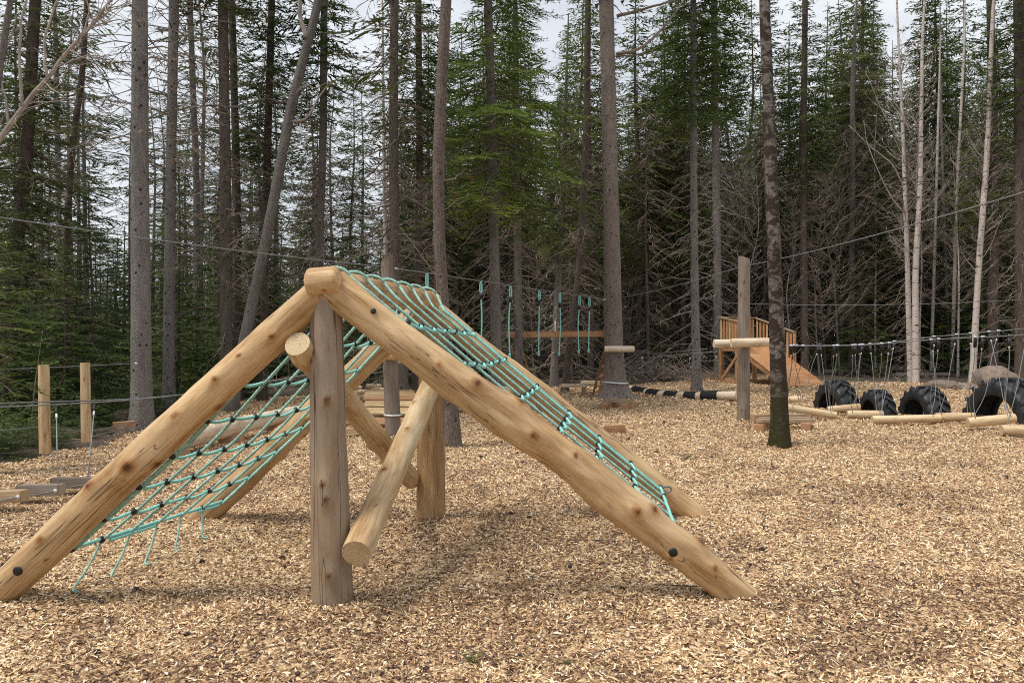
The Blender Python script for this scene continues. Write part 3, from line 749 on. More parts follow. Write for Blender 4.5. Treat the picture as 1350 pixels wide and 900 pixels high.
ptree('fir_tree', 'slim trunk just right of the tall bright fir', 'tree', [(680, 120, 9), (682, 300, 10), (684, 460, 11)], 20, M['bark_grey'], 15, ('bright_crown', 6.2, .8), ('dead_a', 0, .9))
ptree('fir_tree', 'thin grey trunk behind the hanging ropes', 'tree', [(742, 250, 8), (733, 430, 9), (730, 500, 10)], 26, M['bark_grey'], 13, ('spruce_b', 3, .75), ('dead_b', 0, .9))
bb = [limb([(812, 75), (845, 72), (870, 70)], 20.8, .03, .01, seed=14), limb([(814, 22), (850, 12), (905, -5)], 20.8, .05, .02, seed=15), limb([(813, 72), (845, 62), (878, 32), (900, 0)], 20.6, .05, .02, seed=16), limb([(812, 130), (840, 140), (870, 165)], 20.6, .02, .006, seed=17),
      limb([(800, 90), (770, 110), (745, 150)], 20.6, .02, .006, seed=18), limb([(802, 150), (775, 155), (750, 180)], 20.6, .018, .006, seed=19)]
ptree('spruce_tree', 'big tall spruce holding the hanging-rope cable and platform log', 'tree', [(800, 0, 19), (804, 200, 20), (808, 400, 23), (811, 522, 27)], 20.8, M['bark_spruce'], 19, [('top_crown', 11.5, 1)], ('dead_c', 3, .9), n=24, step=.1, amp=.035, flare=1.0, extra=[('limb', bb, M['twigd'], 7)])
ptree('spruce_tree', 'thin leaning dark trunk just left of the big spruce', 'tree', [(775, 0, 8), (773, 180, 9), (766, 330, 9), (754, 430, 9)], 23, M['bark_dark'], 16, ('sparse', 7, .9), ('dead_a', 0, .9))
ptree('spruce_tree', 'pale twiggy trunk left of the ramp with dark crown', 'tree', [(914, 0, 8), (914, 200, 9), (916, 400, 11), (919, 515, 13)], 23.5, M['bark_scaly'], 18, ('dark_crown', 8.6, 1), ('dead_b', -.3, .85), n=14)
ptree('spruce_tree', 'grey trunk behind the ramp platform with dark crown', 'tree', [(941, 0, 8), (945, 200, 10), (947, 470, 11)], 30.5, M['bark_scaly'], 20, ('dark_crown', 10.6, 1.15), ('dead_b', 0, 1), n=12)
ptree('hardwood_tree', 'mossy dark trunk rooted in the chips in front of the ramp', 'tree', [(1010, 0, 13.5), (1013, 120, 14.5), (1016, 250, 16), (1022, 400, 18), (1026, 500, 20), (1029, 586, 23)], 11.3, M['bark_moss'], 14, None, None, n=30, step=.05, amp=.07, flare=.42, foot=1029)
ptree('spruce_tree', 'slim dark trunk just right of the mossy trunk', 'tree', [(1061, 0, 7), (1059, 250, 9), (1061, 480, 10)], 31, M['bark_dark'], 19, ('spruce_c', 3.5, .9), ('dead_a', 0, 1))
G_B = 'white birches behind the tyres'
wb = lambda lst, Y: [('limb', lst, M['twigp'], 5)]
ptree('birch_tree', 'left stem of the twin white birches behind the third tyre', 'birch', [(1184, 60, 2.9), (1190, 170, 4.3), (1195, 330, 5.8), (1200, 495, 7.2)], 28.5, M['bark_birch'], 13, None, ('bare_b', 1.5, 1.1), group=G_B, amp=.03, flare=.15,
      extra=wb([limb([(1191, 245), (1175, 215), (1150, 195), (1120, 165)], 28.5, .04, .012, seed=20), limb([(1188, 190), (1165, 150), (1140, 95)], 28.5, .03, .008, seed=21), limb([(1192, 280), (1170, 250), (1145, 190), (1138, 160)], 28.3, .03, .008, seed=22)], 28.5))
ptree('birch_tree', 'right stem of the twin white birches, straight and brightest', 'birch', [(1219, 50, 3.6), (1210, 250, 5.8), (1205, 350, 7.2), (1207, 503, 8.6)], 28, M['bark_birch'], 13, None, ('bare_b', 2, 1.0), group=G_B, amp=.03, flare=.15)
ptree('birch_tree', 'slender pale birch between the twin birches and the leaning birch', 'birch', [(1270, 60, 2.9), (1262, 250, 3.6), (1256, 440, 5.0)], 33, M['bark_birch'], 14, None, ('bare_b', 1, 1.0), group=G_B, flare=.15)
ptree('birch_tree', 'leaning white birch above the boulder at right', 'birch', [(1308, 40, 5.0), (1300, 200, 6.5), (1290, 350, 7.2), (1282, 500, 8.6)], 27, M['bark_birch'], 13, None, ('bare_b', 1.5, .9), group=G_B, amp=.03, flare=.15,
      extra=wb([limb([(1292, 345), (1308, 320), (1325, 280)], 27, .025, .008, seed=23)], 27))
ptree('birch_tree', 'thinnest pale birch just right of the twin birches', 'birch', [(1238, 160, 2.9), (1233, 300, 3.6), (1229, 440, 4.3)], 33, M['bark_birch'], 12, None, ('bare_b', 1, .9), group=G_B, flare=.15)
ptree('birch_tree', 'spindly brownish birch close left of the slender pale one', 'birch', [(1240, 120, 2.9), (1243, 300, 3.6), (1250, 440, 4.3)], 34, M['bark_grey'], 12, None, ('bare_a', 1, .9), group=G_B, flare=.15)
ptree('spruce_tree', 'tall dark spruce trunk behind the leaning birch', 'tree', [(1307, 0, 9), (1308, 200, 11), (1309, 440, 12)], 31, M['bark_dark'], 19, ('spruce_a', 3, .9), ('dead_thick', 0, 1))
ptree('spruce_tree', 'dark trunk cut by the right frame edge', 'tree', [(1343, 0, 12), (1344, 300, 13), (1346, 500, 14)], 26.5, M['bark_dark'], 18, ('spruce_c', 4.5, .9), ('dead_a', 0, 1))
ptree('spruce_tree', 'thin grey trunk behind the leftmost tyre', 'tree', [(1127, 100, 6), (1124, 300, 8), (1122, 460, 9)], 32, M['bark_grey'], 17, ('sparse', 8, 1), ('dead_thick', 0, 1))
tf = ptree('young_fir', 'small bright green fir half in frame at left edge', 'tree', [(-16, 400, 8), (-12, 540, 11)], 8.8, bark('reddish_bark', (.20, .115, .07), (.10, .06, .04), .4), 2.7, ('edge_fir', 0, 1), None, foot=-10, n=10)

for px, Y, s in ((1135, 33.5, 1.2), (1018, 36, 1.2), (1228, 38, 1.25), (870, 34, 1.1)):
    plant('spruce_a', 'spruce_tree', (px-675)/F*Y, Y, s, px, {1135: 'tall full dark spruce rising above the leftmost tyre', 1018: 'tall full spruce partly hidden behind the mossy trunk', 1228: 'tall full spruce far behind the twin birches', 870: 'tall full spruce between the big spruce and the pale twiggy trunk'}[px], 'tree', 'conifers of the wood behind the yard')
# ================================================================== THE WOOD BEHIND, EACH TREE ITS OWN
LM = [(20, 'the dark trunk at the left edge'), (90, 'the thin curving trunk'), (187, 'the thick scaly grey trunk'), (226, 'the slim scaly trunk'), (302, 'the twin dark trunks'), (345, 'the leaning dead trunk'),
      (424, 'the trunk above the frame apex'), (520, 'the slant-topped post'), (583, 'the crooked brown trunk'), (650, 'the bright green fir'), (730, 'the hanging ropes'), (808, 'the big spruce'),
      (917, 'the pale twiggy trunk'), (985, 'the post beside the ramp'), (1024, 'the mossy trunk'), (1105, 'the leftmost tyre'), (1153, 'the smallest tyre'), (1203, 'the twin birches'), (1258, 'the slender birch'), (1292, 'the leaning birch'), (1345, 'the right frame edge')]
DESC = {'sapling_a': ('young dark fir', 'young_fir'), 'sapling_b': ('taller young fir', 'young_fir'), 'sapling_c': ('small bright fir', 'young_fir'), 'spruce_a': ('full dark spruce', 'spruce_tree'), 'spruce_b': ('grey-stemmed spruce', 'spruce_tree'),
        'spruce_c': ('twiggy brown-stemmed fir', 'fir_tree'), 'thin_pine': ('thin pale pine', 'pine_tree'), 'bare_a': ('bare grey sapling', 'bare_sapling'), 'bare_b': ('bare whitish sapling', 'bare_sapling'), 'snag': ('dead snag thick with twigs', 'dead_tree')}
ZONES = [  # px range, depth range, kinds, count, scale range
 ((-90, 330), (13, 25), ['sapling_a', 'sapling_b', 'sapling_c', 'sapling_a'], 36, (.75, 1.05)),
 ((-100, 560), (24, 44), ['sapling_b', 'sapling_b', 'sapling_a'], 34, (1.0, 1.35)),
 ((20, 640), (28, 54), ['thin_pine'], 34, (.95, 1.45)),
 ((-120, 60), (18, 40), ['spruce_b', 'spruce_c'], 7, (.8, 1.0)),
 ((240, 570), (26, 46), ['spruce_c', 'spruce_b', 'snag', 'snag'], 15, (.75, 1.0)),
 ((540, 900), (29, 50), ['spruce_a', 'spruce_b', 'spruce_c', 'spruce_a'], 34, (.85, 1.3)),
 ((850, 1450), (34, 58), ['spruce_a', 'spruce_b', 'spruce_c', 'spruce_a', 'spruce_b'], 64, (1.0, 1.45)),
 ((850, 1430), (30.5, 42), ['bare_a', 'bare_b', 'bare_a', 'snag', 'bare_b'], 60, (.8, 1.2)),
 ((960, 1430), (31, 44), ['sapling_c', 'sapling_c', 'sapling_b'], 44, (.9, 1.6)),
 ((540, 960), (29, 46), ['sapling_a', 'sapling_b', 'sapling_c'], 28, (.8, 1.1)),
 ((560, 880), (27.5, 36), ['snag', 'bare_a', 'sapling_a'], 16, (.7, 1.0)),
]
wood_list = []
rw = np.random.default_rng(42); taken = []
for (p0, p1), (y0, y1), kinds, cnt, (s0, s1) in ZONES:
    got = tries = 0
    while got < cnt and tries < 4000:
        tries += 1
        px = rw.uniform(p0, p1); yy = math.sqrt(rw.uniform(y0**2, y1**2)); xx = (px-675)/F*yy
        if yard_sd(np.array([xx]), np.array([yy]))[0] > -.9: continue
        sep = .9 if kinds[0].startswith(('sap', 'bare')) else 1.5
        if any((xx-a)**2+(yy-b_)**2 < sep*sep for a, b_ in taken): continue
        taken.append((xx, yy)); got += 1
        wood_list.append((kinds[int(rw.integers(len(kinds)))], px, xx, yy, rw.uniform(s0, s1), rw.uniform(0, 6.28), rw.uniform(.9, 1.1)))
ORD = ['nearest', 'second', 'third', 'fourth', 'fifth', 'sixth', 'seventh', 'eighth', 'ninth', 'tenth', 'eleventh', 'twelfth', 'thirteenth', 'fourteenth', 'fifteenth', 'sixteenth', 'seventeenth', 'eighteenth', 'nineteenth', 'twentieth']
from collections import defaultdict
buckets = defaultdict(list)
for w in wood_list:
    lm = min(LM, key=lambda l: abs(l[0]-w[1]))[1]
    buckets[(w[0], lm)].append(w)
for (kind, lm), ws in buckets.items():
    ws.sort(key=lambda w: w[3])
    for i, w in enumerate(ws):
        d, nm = DESC[kind]
        lab = f'{d} in the wood behind {lm}' if len(ws) == 1 else f'{d} behind {lm}, {ORD[min(i, 19)]} from the front'
        plant(kind, nm, w[2], w[3], w[4], w[5], lab, 'sapling' if 'sap' in kind or 'bare' in kind else 'tree', {'s': 'conifers of the wood behind the yard', 't': 'pale pines of the wood', 'b': 'bare saplings at the wood edge'}[kind[0]], sz=w[6])

# far wood: reads as one mass
a = Acc(); rf = np.random.default_rng(77)
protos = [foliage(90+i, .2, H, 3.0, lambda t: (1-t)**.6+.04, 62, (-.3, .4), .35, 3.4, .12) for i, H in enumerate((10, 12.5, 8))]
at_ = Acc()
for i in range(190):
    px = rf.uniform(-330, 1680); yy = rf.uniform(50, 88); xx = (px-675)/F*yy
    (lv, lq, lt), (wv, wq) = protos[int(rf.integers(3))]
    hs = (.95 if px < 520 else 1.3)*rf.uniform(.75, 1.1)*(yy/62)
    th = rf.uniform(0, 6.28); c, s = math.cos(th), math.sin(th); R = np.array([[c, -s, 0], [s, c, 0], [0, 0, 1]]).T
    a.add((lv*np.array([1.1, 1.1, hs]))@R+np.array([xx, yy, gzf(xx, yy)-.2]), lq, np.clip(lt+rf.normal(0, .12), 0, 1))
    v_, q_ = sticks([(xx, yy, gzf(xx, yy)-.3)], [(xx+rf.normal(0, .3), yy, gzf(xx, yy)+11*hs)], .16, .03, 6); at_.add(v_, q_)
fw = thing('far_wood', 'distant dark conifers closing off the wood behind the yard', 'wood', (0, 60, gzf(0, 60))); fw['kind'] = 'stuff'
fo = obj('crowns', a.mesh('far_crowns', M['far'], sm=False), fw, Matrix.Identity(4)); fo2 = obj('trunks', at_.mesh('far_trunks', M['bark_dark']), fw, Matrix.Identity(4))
fo['kind'] = 'stuff'; fo2['kind'] = 'stuff'

# undergrowth along the clearing's edge and fallen twigs
a = Acc(); sk = Acc(); ru = np.random.default_rng(3)
tuf = [foliage(60+i, .02, h, r_, lambda t: 1-.5*t, nb, (.0, .8), .2, .6, .15) for i, (h, r_, nb) in enumerate(((.5, .45, 9), (.9, .6, 13), (.3, .35, 7)))]
n_ = 0; m_ = 0
while m_ < 420:
    yy = ru.uniform(8.5, 22); px = ru.uniform(-160, 330); xx = (px-675)/F*yy
    s_ = yard_sd(np.array([xx]), np.array([yy]))[0]
    if s_ > -.12 or s_ < -3.2: continue
    m_ += 1; (lv, lq, lt), w_ = tuf[int(ru.integers(3))]
    th = ru.uniform(0, 6.28); c, s = math.cos(th), math.sin(th); R = np.array([[c, -s, 0], [s, c, 0], [0, 0, 1]]).T; k_ = ru.uniform(.35, .9)
    a.add(lv@R*k_+np.array([xx, yy, gzf(xx, yy)-.02]), lq, np.clip(lt+ru.normal(-.05, .18), 0, 1))
while n_ < 330:
    px = ru.uniform(-150, 1500); yy = math.sqrt(ru.uniform(9.5**2, 46**2)); xx = (px-675)/F*yy
    s_ = yard_sd(np.array([xx]), np.array([yy]))[0]
    if s_ > -.25 or (px > 560 and ru.random() < .55) or (560 < px < 860): n_ += (1 if s_ <= -.25 else 0); continue
    n_ += 1; (lv, lq, lt), w_ = tuf[int(ru.integers(3))]
    th = ru.uniform(0, 6.28); c, s = math.cos(th), math.sin(th); R = np.array([[c, -s, 0], [s, c, 0], [0, 0, 1]]).T; k_ = ru.uniform(.6, 1.4)
    a.add(lv@R*k_+np.array([xx, yy, gzf(xx, yy)-.02]), lq, np.clip(lt+ru.normal(.05, .15), 0, 1))
tag(obj('undergrowth', a.mesh('undergrowth', M['fir'], sm=False)), 'low green seedlings and sprigs along the edge of the wood', 'undergrowth', kind='stuff')
A_, B_ = [], []
while len(A_) < 2600:
    px = ru.uniform(-100, 1450); yy = math.sqrt(ru.uniform(10**2, 44**2)); xx = (px-675)/F*yy
    if yard_sd(np.array([xx]), np.array([yy]))[0] > -.1: continue
    L = ru.uniform(.3, 1.7); th = ru.uniform(0, PI); z = gzf(xx, yy)+ru.uniform(.0, .12); el = abs(ru.normal(0, .25)) if ru.random() < .75 else ru.uniform(.5, 1.5)
    A_.append((xx, yy, z)); B_.append((xx+L*math.cos(th)*math.cos(el), yy+L*math.sin(th)*math.cos(el), z+L*math.sin(el)))
A_, B_ = np.array(A_), np.array(B_); mid = (A_+B_)/2+ru.normal(0, .05, A_.shape)
rr = ru.uniform(.004, .013, len(A_))
tag(obj('fallen_twigs', stick_mesh('fallen_twigs', [sticks(A_, mid, rr, rr*.7), sticks(mid, B_, rr*.7, rr*.3)], M['twig'])), 'dead twigs and brushwood littering the floor of the wood', 'twigs', kind='stuff')
# ================================================================== PLAYGROUND BUILDERS
def log_mesh(name, L, r0, r1, mat, n=14, step=.12, wob=.03, knots=(), seed=0, ends=('flat', 'flat'), bend=0.0, fine=.012):
    m_ = max(4, int(L/step)+1); z = np.linspace(0, L, m_); th = np.arange(n)*2*PI/n
    ct, st = np.cos(th), np.sin(th); t = z/L
    R = (r0+(r1-r0)*t)[:, None]*np.ones((1, n))
    q = np.stack([np.broadcast_to(ct*.9, (m_, n)), np.broadcast_to(st*.9, (m_, n)), np.broadcast_to(z[:, None]*2.2, (m_, n))], -1)+seed*5.17
    R = R*(1+wob*2.2*(vnoise(q)-.5)+wob*1.2*(vnoise(q*np.array([2.2, 2.2, 2.4]))-.5)+fine*2*(vnoise(q*np.array([6, 6, 5.]))-.5))
    R = R*(1+wob*1.6*(vnoise(q*np.array([.6, .6, .75])+3.3)-.5))
    kn = np.zeros((m_, n))
    for kz, ka, amp, sz in knots:
        amp *= 1.5; sz *= 1.12                # a knot: swelling with a dark eye
        da = np.arctan2(np.sin(th-ka), np.cos(th-ka))[None]*(r0+r1)/2; dz = z[:, None]-kz
        R = R+amp*np.exp(-((da/(sz*1.25))**2+(dz/(sz*2.0))**2)); kn = np.maximum(kn, np.exp(-((da/(sz*.55))**2+(dz/(sz*.75))**2)))
    dome = []
    for e, sgn in ((0, 1), (1, -1)):
        if ends[e] == 'dome':
            d = z if e == 0 else L-z; rr = (r0, r1)[e]*.45
            f = np.clip(d/rr, 0, 1); R = R*np.sqrt(np.clip(1-(1-f)**2, .04, 1))[:, None]
        elif ends[e] == 'taper':
            d = z if e == 0 else L-z; f = np.clip(d/.30, 0, 1); R = R*(.72+.28*f**.7)[:, None]
        elif ends[e] == 'flat':
            i = 0 if e == 0 else -1; R[i] *= .965
    bx = bend*np.sin(PI*t)
    V = np.stack([R*ct+bx[:, None], R*st, np.broadcast_to(z[:, None], (m_, n))], -1).reshape(-1, 3)
    k = np.arange(n); qd = np.stack([k, (k+1) % n, (k+1) % n+n, k+n], 1)
    Q = [(qd[None]+(np.arange(m_-1)*n)[:, None, None]).reshape(-1, 4)]; T = []
    eg = np.zeros(len(V)); K = kn.reshape(-1)
    for e in (0, 1):
        ring = V[:n] if e == 0 else V[(m_-1)*n:m_*n]
        c = ring.mean(0); b0 = len(V)
        V = np.concatenate([V, ring, c+(ring-c)*.5, c[None]]); eg = np.concatenate([eg, np.full(2*n+1, 0. if ends[e] == 'dome' else 1.)]); K = np.concatenate([K, np.zeros(2*n+1)])
        qq = np.stack([k, (k+1) % n, (k+1) % n+n, k+n], 1)+b0; tt = np.stack([k+n, (k+1) % n+n, np.full(n, 2*n)], 1)+b0
        if e == 0: qq = qq[:, ::-1]; tt = tt[:, ::-1]
        Q.append(qq); T.append(tt)
    return mk(name, V, [np.concatenate(Q), np.concatenate(T)], {'endg': eg, 'knot': K}, True, mat)
def log(name, A, B, r0, r1, mat, parent=None, up=(0, 0, 1), **kw):
    A, B = Vector(A), Vector(B)
    return obj(name, log_mesh(name, (B-A).length, r0, r1, mat, **kw), parent, axisM(A, B, up))
def lerp_(a, b, t): return a+(b-a)*t
def rknots(L, n, seed, amp=.010, sz=.028):
    r = np.random.default_rng(seed); return [(r.uniform(.05, .95)*L, r.uniform(0, 2*PI), amp*r.uniform(.4, 1.3), sz*r.uniform(.6, 1.25)) for _ in range(n)]

def plank_mesh(name, L, wx, wy, mat, bev=.006, jit=0, seed=0):
    bm = bmesh.new(); bmesh.ops.create_cube(bm, size=1)
    for v in bm.verts: v.co = Vector((v.co.x*wx, v.co.y*wy, (v.co.z+.5)*L))
    bmesh.ops.bevel(bm, geom=bm.edges[:], offset=min(bev, wx*.2, wy*.2), segments=2, affect='EDGES')
    me = bpy.data.meshes.new(name); bm.to_mesh(me); bm.free(); me.materials.append(mat)
    a = me.attributes.new('endg', 'FLOAT', 'POINT'); b_ = me.attributes.new('knot', 'FLOAT', 'POINT')
    a.data.foreach_set('value', [1.0 if (v.co.z < .001 or v.co.z > L-.001) else 0.0 for v in me.vertices])
    return me
def plank(name, A, B, wx, wy, mat, parent=None, up=(0, 0, 1), **kw):
    """length A to B, wx across, wy along 'up'"""
    A, B = Vector(A), Vector(B)
    return obj(name, plank_mesh(name, (B-A).length, wx, wy, mat, **kw), parent, axisM(A, B, up))
def disc(name, C, nrm, r, h, mat, parent=None, n=20):
    nrm = Vector(nrm).normalized(); C = Vector(C)
    pts = [C-nrm*h, C+nrm*h*.6, C+nrm*h]; V, Q, T = tube(pts, [r, r, r*.82], n)
    return world_mesh(name, V, [Q, T], mat, parent)
def ground(px, py, dz=0):
    g = G(px, py); g.z = chipzf(g.x, g.y)+dz; return g

# ================================================================== THE NET FRAME
A0 = ground(438, 790); FR = thing('net_climber', 'A-frame of thick peeled honey-coloured logs carrying the turquoise net', 'climber', A0)
nr = dict(n=44, step=.028)
nT = P(429, 384, 4.52); nB = P(440, 800, 4.52)
log('post', nB-Vector((0, 0, .25)), nT, .126, .100, M['post'], FR, wob=.05, knots=[(1.52, 4.9, .014, .03), (1.02, 4.6, .012, .026), (.93, 4.75, .014, .024), (.48, 4.8, .008, .02), (1.75, 3.9, .006, .02)], seed=1, **nr)
fT = P(569, 404, 6.62); fB = P(568, 690, 6.62)
log('post', fB-Vector((0, 0, .25)), fT, .132, .105, M['post_warm'], FR, wob=.03, knots=rknots(2.2, 7, 3), seed=2, n=36, step=.04)
# legs
LA, LB = P(421, 387, 4.50), P(-14, 794, 4.58)
log('leg', LB, LA, .110, .097, M['leg'], FR, up=(0, -1, 0), wob=.085, seed=3, ends=('flat', 'flat'), bend=.012, **nr,
    knots=[(.58, 1.26, .008, .026), (1.02, 0.96, .016, .034), (1.28, 1.66, .018, .050), (1.40, 2.56, .020, .04), (1.70, 1.36, .010, .024), (2.02, 1.36, .012, .026), (2.22, 1.26, .006, .02), (2.45, 1.76, .010, .022), (.50, 2.26, .006, .018), (1.9, 2.76, .010, .03)])
RA, RB = P(437, 376, 4.50), P(1085, 873, 4.62)
log('leg', RB, RA, .113, .103, M['leg'], FR, up=(0, -1, 0), wob=.24, seed=14, ends=('flat', 'flat'), bend=-.012, **nr,
    knots=[(.42, 1.46, .012, .03), (.60, 1.16, .010, .022), (.95, 2.06, .010, .02), (1.55, 1.86, .022, .034), (1.46, 2.46, .014, .04), (2.05, 2.16, .012, .022), (2.32, 1.76, .012, .03), (2.78, 2.06, .016, .036), (3.02, 1.76, .008, .022), (1.2, 1.06, .008, .02), (1.1, 2.76, .010, .04), (2.5, 2.76, .012, .04)])
FLA, FLB = P(563, 402, 6.62), P(238, 708, 6.52)
log('leg', FLB, FLA, .116, .108, M['leg'], FR, up=(0, -1, 0), wob=.08, seed=5, knots=rknots(2.8, 9, 5, .012), n=36, step=.04)
FRA, FRB = P(573, 412, 6.62), P(948, 703, 6.76)
log('leg', FRB, FRA, .105, .095, M['leg'], FR, up=(0, -1, 0), wob=.10, seed=6, ends=('taper', 'flat'), knots=rknots(3.3, 12, 6, .012), n=36, step=.04)
# ridge log: domed near end sits on the post between the two legs
rA, rB = P(431, 374, 4.56), P(570, 398, 6.86)
log('ridge_log', rA, rB, .095, .095, M['leg'], FR, wob=.03, seed=7, knots=rknots(2.4, 5, 8, .008), n=36, step=.04)
log('cap_log', P(402, 373, 4.45), P(451, 370, 4.45), .088, .090, M['leg'], FR, up=(0, -1, 0), wob=.02, seed=17, ends=('dome', 'dome'), knots=[(.13, 2.25, .003, .014)], n=48, step=.012)
# braces
log('brace', P(470, 729, 4.30), P(573, 497, 6.52), .090, .088, M['brace'], FR, wob=.03, seed=8, knots=[(.75, 1.4, .012, .03), (1.3, 1.7, .012, .028), (1.75, 1.2, .010, .026), (.35, 1.9, .003, .010), (1.05, 2.3, .003, .010)], n=36, step=.035)
log('brace', P(392, 453, 4.40), P(543, 632, 6.60), .080, .088, M['brace'], FR, wob=.03, seed=9, knots=rknots(2.3, 8, 9, .010), n=36, step=.035)
for (a_, b_, px, r_, tilt, rad) in ((LB, LA, 39, .028, .0, .110), (RB, RA, 882, .027, -.12, .108), (RB, RA, 491, .017, .55, .098)):
    lo, hi = 0, 1
    f = min(np.linspace(0, 1, 400), key=lambda q: abs(675+F*lerp_(a_, b_, q).x/lerp_(a_, b_, q).y-px)); c_ = lerp_(a_, b_, f)
    ax_ = (b_-a_).normalized(); n_ = Vector((0, -1, tilt)); n_ = (n_-ax_*n_.dot(ax_)).normalized()
    me_ = next(o for o in FR.children if o.name.startswith('leg') and (wm(o).translation-a_).length < .01)
    mw_ = wm(me_); ds_ = []
    for v in me_.data.vertices:                             # seat the plug on the log's real skin
        d_ = mw_ @ v.co-c_
        if abs(d_.dot(ax_)) < .03 and d_.length > .03 and (d_-ax_*d_.dot(ax_)).normalized().dot(n_) > .94: ds_.append(d_.dot(n_))
    rad = max(ds_) if ds_ else rad
    disc('bolt_plug', c_+n_*rad, n_, r_, .008, M['black'], FR)

# ------------------------------------------------------------------ the net over it
NET = thing('climbing_net', 'turquoise rope climbing net draped over the log A-frame', 'rope net', (FR.location.x+.25, 5.6, A0.z))
ROWS = [.155, .27, .385, .50, .61, .725, .835]
US = [.055, .19, .335, .48, .625, .77, .925]
def lerp(a, b, t): return a+(b-a)*t
rt = np.random.default_rng(9)
ridgeA, ridgeB = rA, rB-Vector((0, .12, 0))
# leg axes without the buried bit, ridge to ground
LL = (P(416, 392, 4.50), P(10, 772, 4.58)); LF = (P(563, 402, 6.62), P(255, 692, 6.53))
RL = (P(443, 382, 4.50), P(992, 806, 4.60)); RF = (P(573, 412, 6.62), P(926, 686, 6.74))
def netpt(side, u, s, lift=0.0):
    a, b_ = (LL, LF) if side < 0 else (RL, RF)
    p_ = lerp(lerp(a[0], a[1], s), lerp(b_[0], b_[1], s), u)
    sag = .05*math.sin(PI*u)*math.sin(PI*min(1, s/.85)) if s < .85 else 0
    p_ = p_+Vector((0, 0, (-.095 if side < 0 else .012)-sag*(1.0 if side < 0 else .7)+lift))
    top = max(0, 1-s/.9) if side > 0 else max(0, 1-s/.45)
    return p_+Vector((0, 0, (.115 if side > 0 else .12)*top))
def ropetube(name, pts, r, mat, lobes=3, n=9):
    pts = np.asarray([tuple(p) for p in pts]); L = np.linalg.norm(np.diff(pts, axis=0), axis=1).sum()
    m_ = max(8, int(L/.011)); s = np.concatenate([[0], np.cumsum(np.linalg.norm(np.diff(pts, axis=0), axis=1))]); t = np.linspace(0, s[-1], m_)
    q = np.stack([np.interp(t, s, pts[:, i]) for i in range(3)], 1)
    V, Q, T = tube(q, r, n, twist=2*PI/(3*.030), lobes=lobes, amp=.16)
    return world_mesh(name, V, [Q, T], mat, NET)
for i, u in enumerate(US):
    ridge = lerp(ridgeA, ridgeB, u); pts = []
    jj = rt.normal(0, .012, 8)
    for s in np.linspace(.835, .05, 26): pts.append(netpt(-1, u, s)+Vector((0, float(np.interp(s*7, np.arange(8), jj)), 0)))
    rad = .112
    for a_ in np.linspace(155, 25, 9): pts.append(ridge+Vector((rad*math.cos(math.radians(a_)), 0, rad*math.sin(math.radians(a_)))))
    for s in np.linspace(.05, .835, 26): pts.append(netpt(1, u, s))
    pts = curve3(pts, 160)
    ropetube('lengthwise_rope', pts, .0105, M['rope'])
    if i in (0, 6):                                         # doubled edge rope
        off = np.array([0, .024 if i == 0 else -.024, -.010]); ropetube('lengthwise_rope', pts[:70]+off, .0105, M['rope']); ropetube('lengthwise_rope', pts[92:]+off, .0105, M['cross_rope'])
for side in (-1, 1):
    for j, s in enumerate(ROWS):
        pts = []
        for i in range(len(US)-1):
            a, b_ = netpt(side, US[i], s), netpt(side, US[i+1], s); dip = rt.uniform(.012, .060) if s < .8 else .006
            dn = (LL[1]-LL[0]).normalized() if side < 0 else (RL[1]-RL[0]).normalized()
            for f in np.linspace(0, 1, 9)[:-1]: pts.append(lerp(a, b_, f)+dn*(dip*math.sin(PI*f))+Vector((0, 0, .012)))
        pts.append(netpt(side, US[-1], s)+Vector((0, 0, .012)))
        last = j == len(ROWS)-1
        ropetube('cross_rope', pts, .012 if last else .0108, M['cross_rope'])
        if last:
            for (i0, i1) in ((10, 24), (38, 47)):
                ropetube('cross_rope', [p_+Vector((.012, 0, -.020)) for p_ in pts[i0:i1]], .011, M['cross_rope'])
        for i, u in enumerate(US):
            c = netpt(side, u, s)+Vector((0, 0, .008)); d = Vector(netpt(side, u, s+.02))-Vector(netpt(side, u, s-.02)); d.normalize()
            V, Q, T = tube([c-d*.016, c-d*.010, c+d*.010, c+d*.016], [.016, .0235, .0235, .016], 8)
            if not (last and 1 < i < 5): world_mesh('rope_clip', V, [Q, T], M['black'], NET)
for i, u in enumerate(US[1:-1]):                            # loose ends hanging to the chips
    a = netpt(-1, u, .835); e = Vector((a.x-.06+.03*i, a.y-.22+.02*i, 0)); e.z = chipzf(e.x, e.y)+.015
    ropetube('loose_end', curve3([a, lerp(a, e, .5)+Vector((0, 0, -.02)), e, e+Vector((.06, -.04, .0))], 30), .0075, M['rope'])
    a = netpt(1, u, .835); e = Vector((a.x+.03, a.y-.10, 0)); e.z = chipzf(e.x, e.y)+.015
    if i < 3: ropetube('loose_end', curve3([a, lerp(a, e, .5)+Vector((.02, 0, 0)), e], 20), .0075, M['rope'])
for side, u in ((1, .93), (-1, .05)):                       # thimble tying the net's corner to the leg
    c = netpt(side, u, .845)+Vector((.035*side, 0, .01)); th = np.linspace(0, 2*PI, 22)
    tube_obj('shackle', [([c+Vector((.042*math.cos(t), .0, .026*math.sin(t))) for t in th], .009)], M['steel'], NET, 8)

# ================================================================== CABLES
def cable(name, label, pts, r=.0075, parent=None):
    o = tube_obj(name, [(pts, r)], M['steel'], parent, 6)
    if parent is None: tag(o, label, 'cable')
    return o
def collar(A, B, t, r=.018, L=.09, parent=None):
    A, B = Vector(A), Vector(B); c = lerp(A, B, t); d = (B-A).normalized()
    return tube_obj('cable_clamp', [([c-d*L/2, c+d*L/2], r)], M['clamp'], parent, 8)

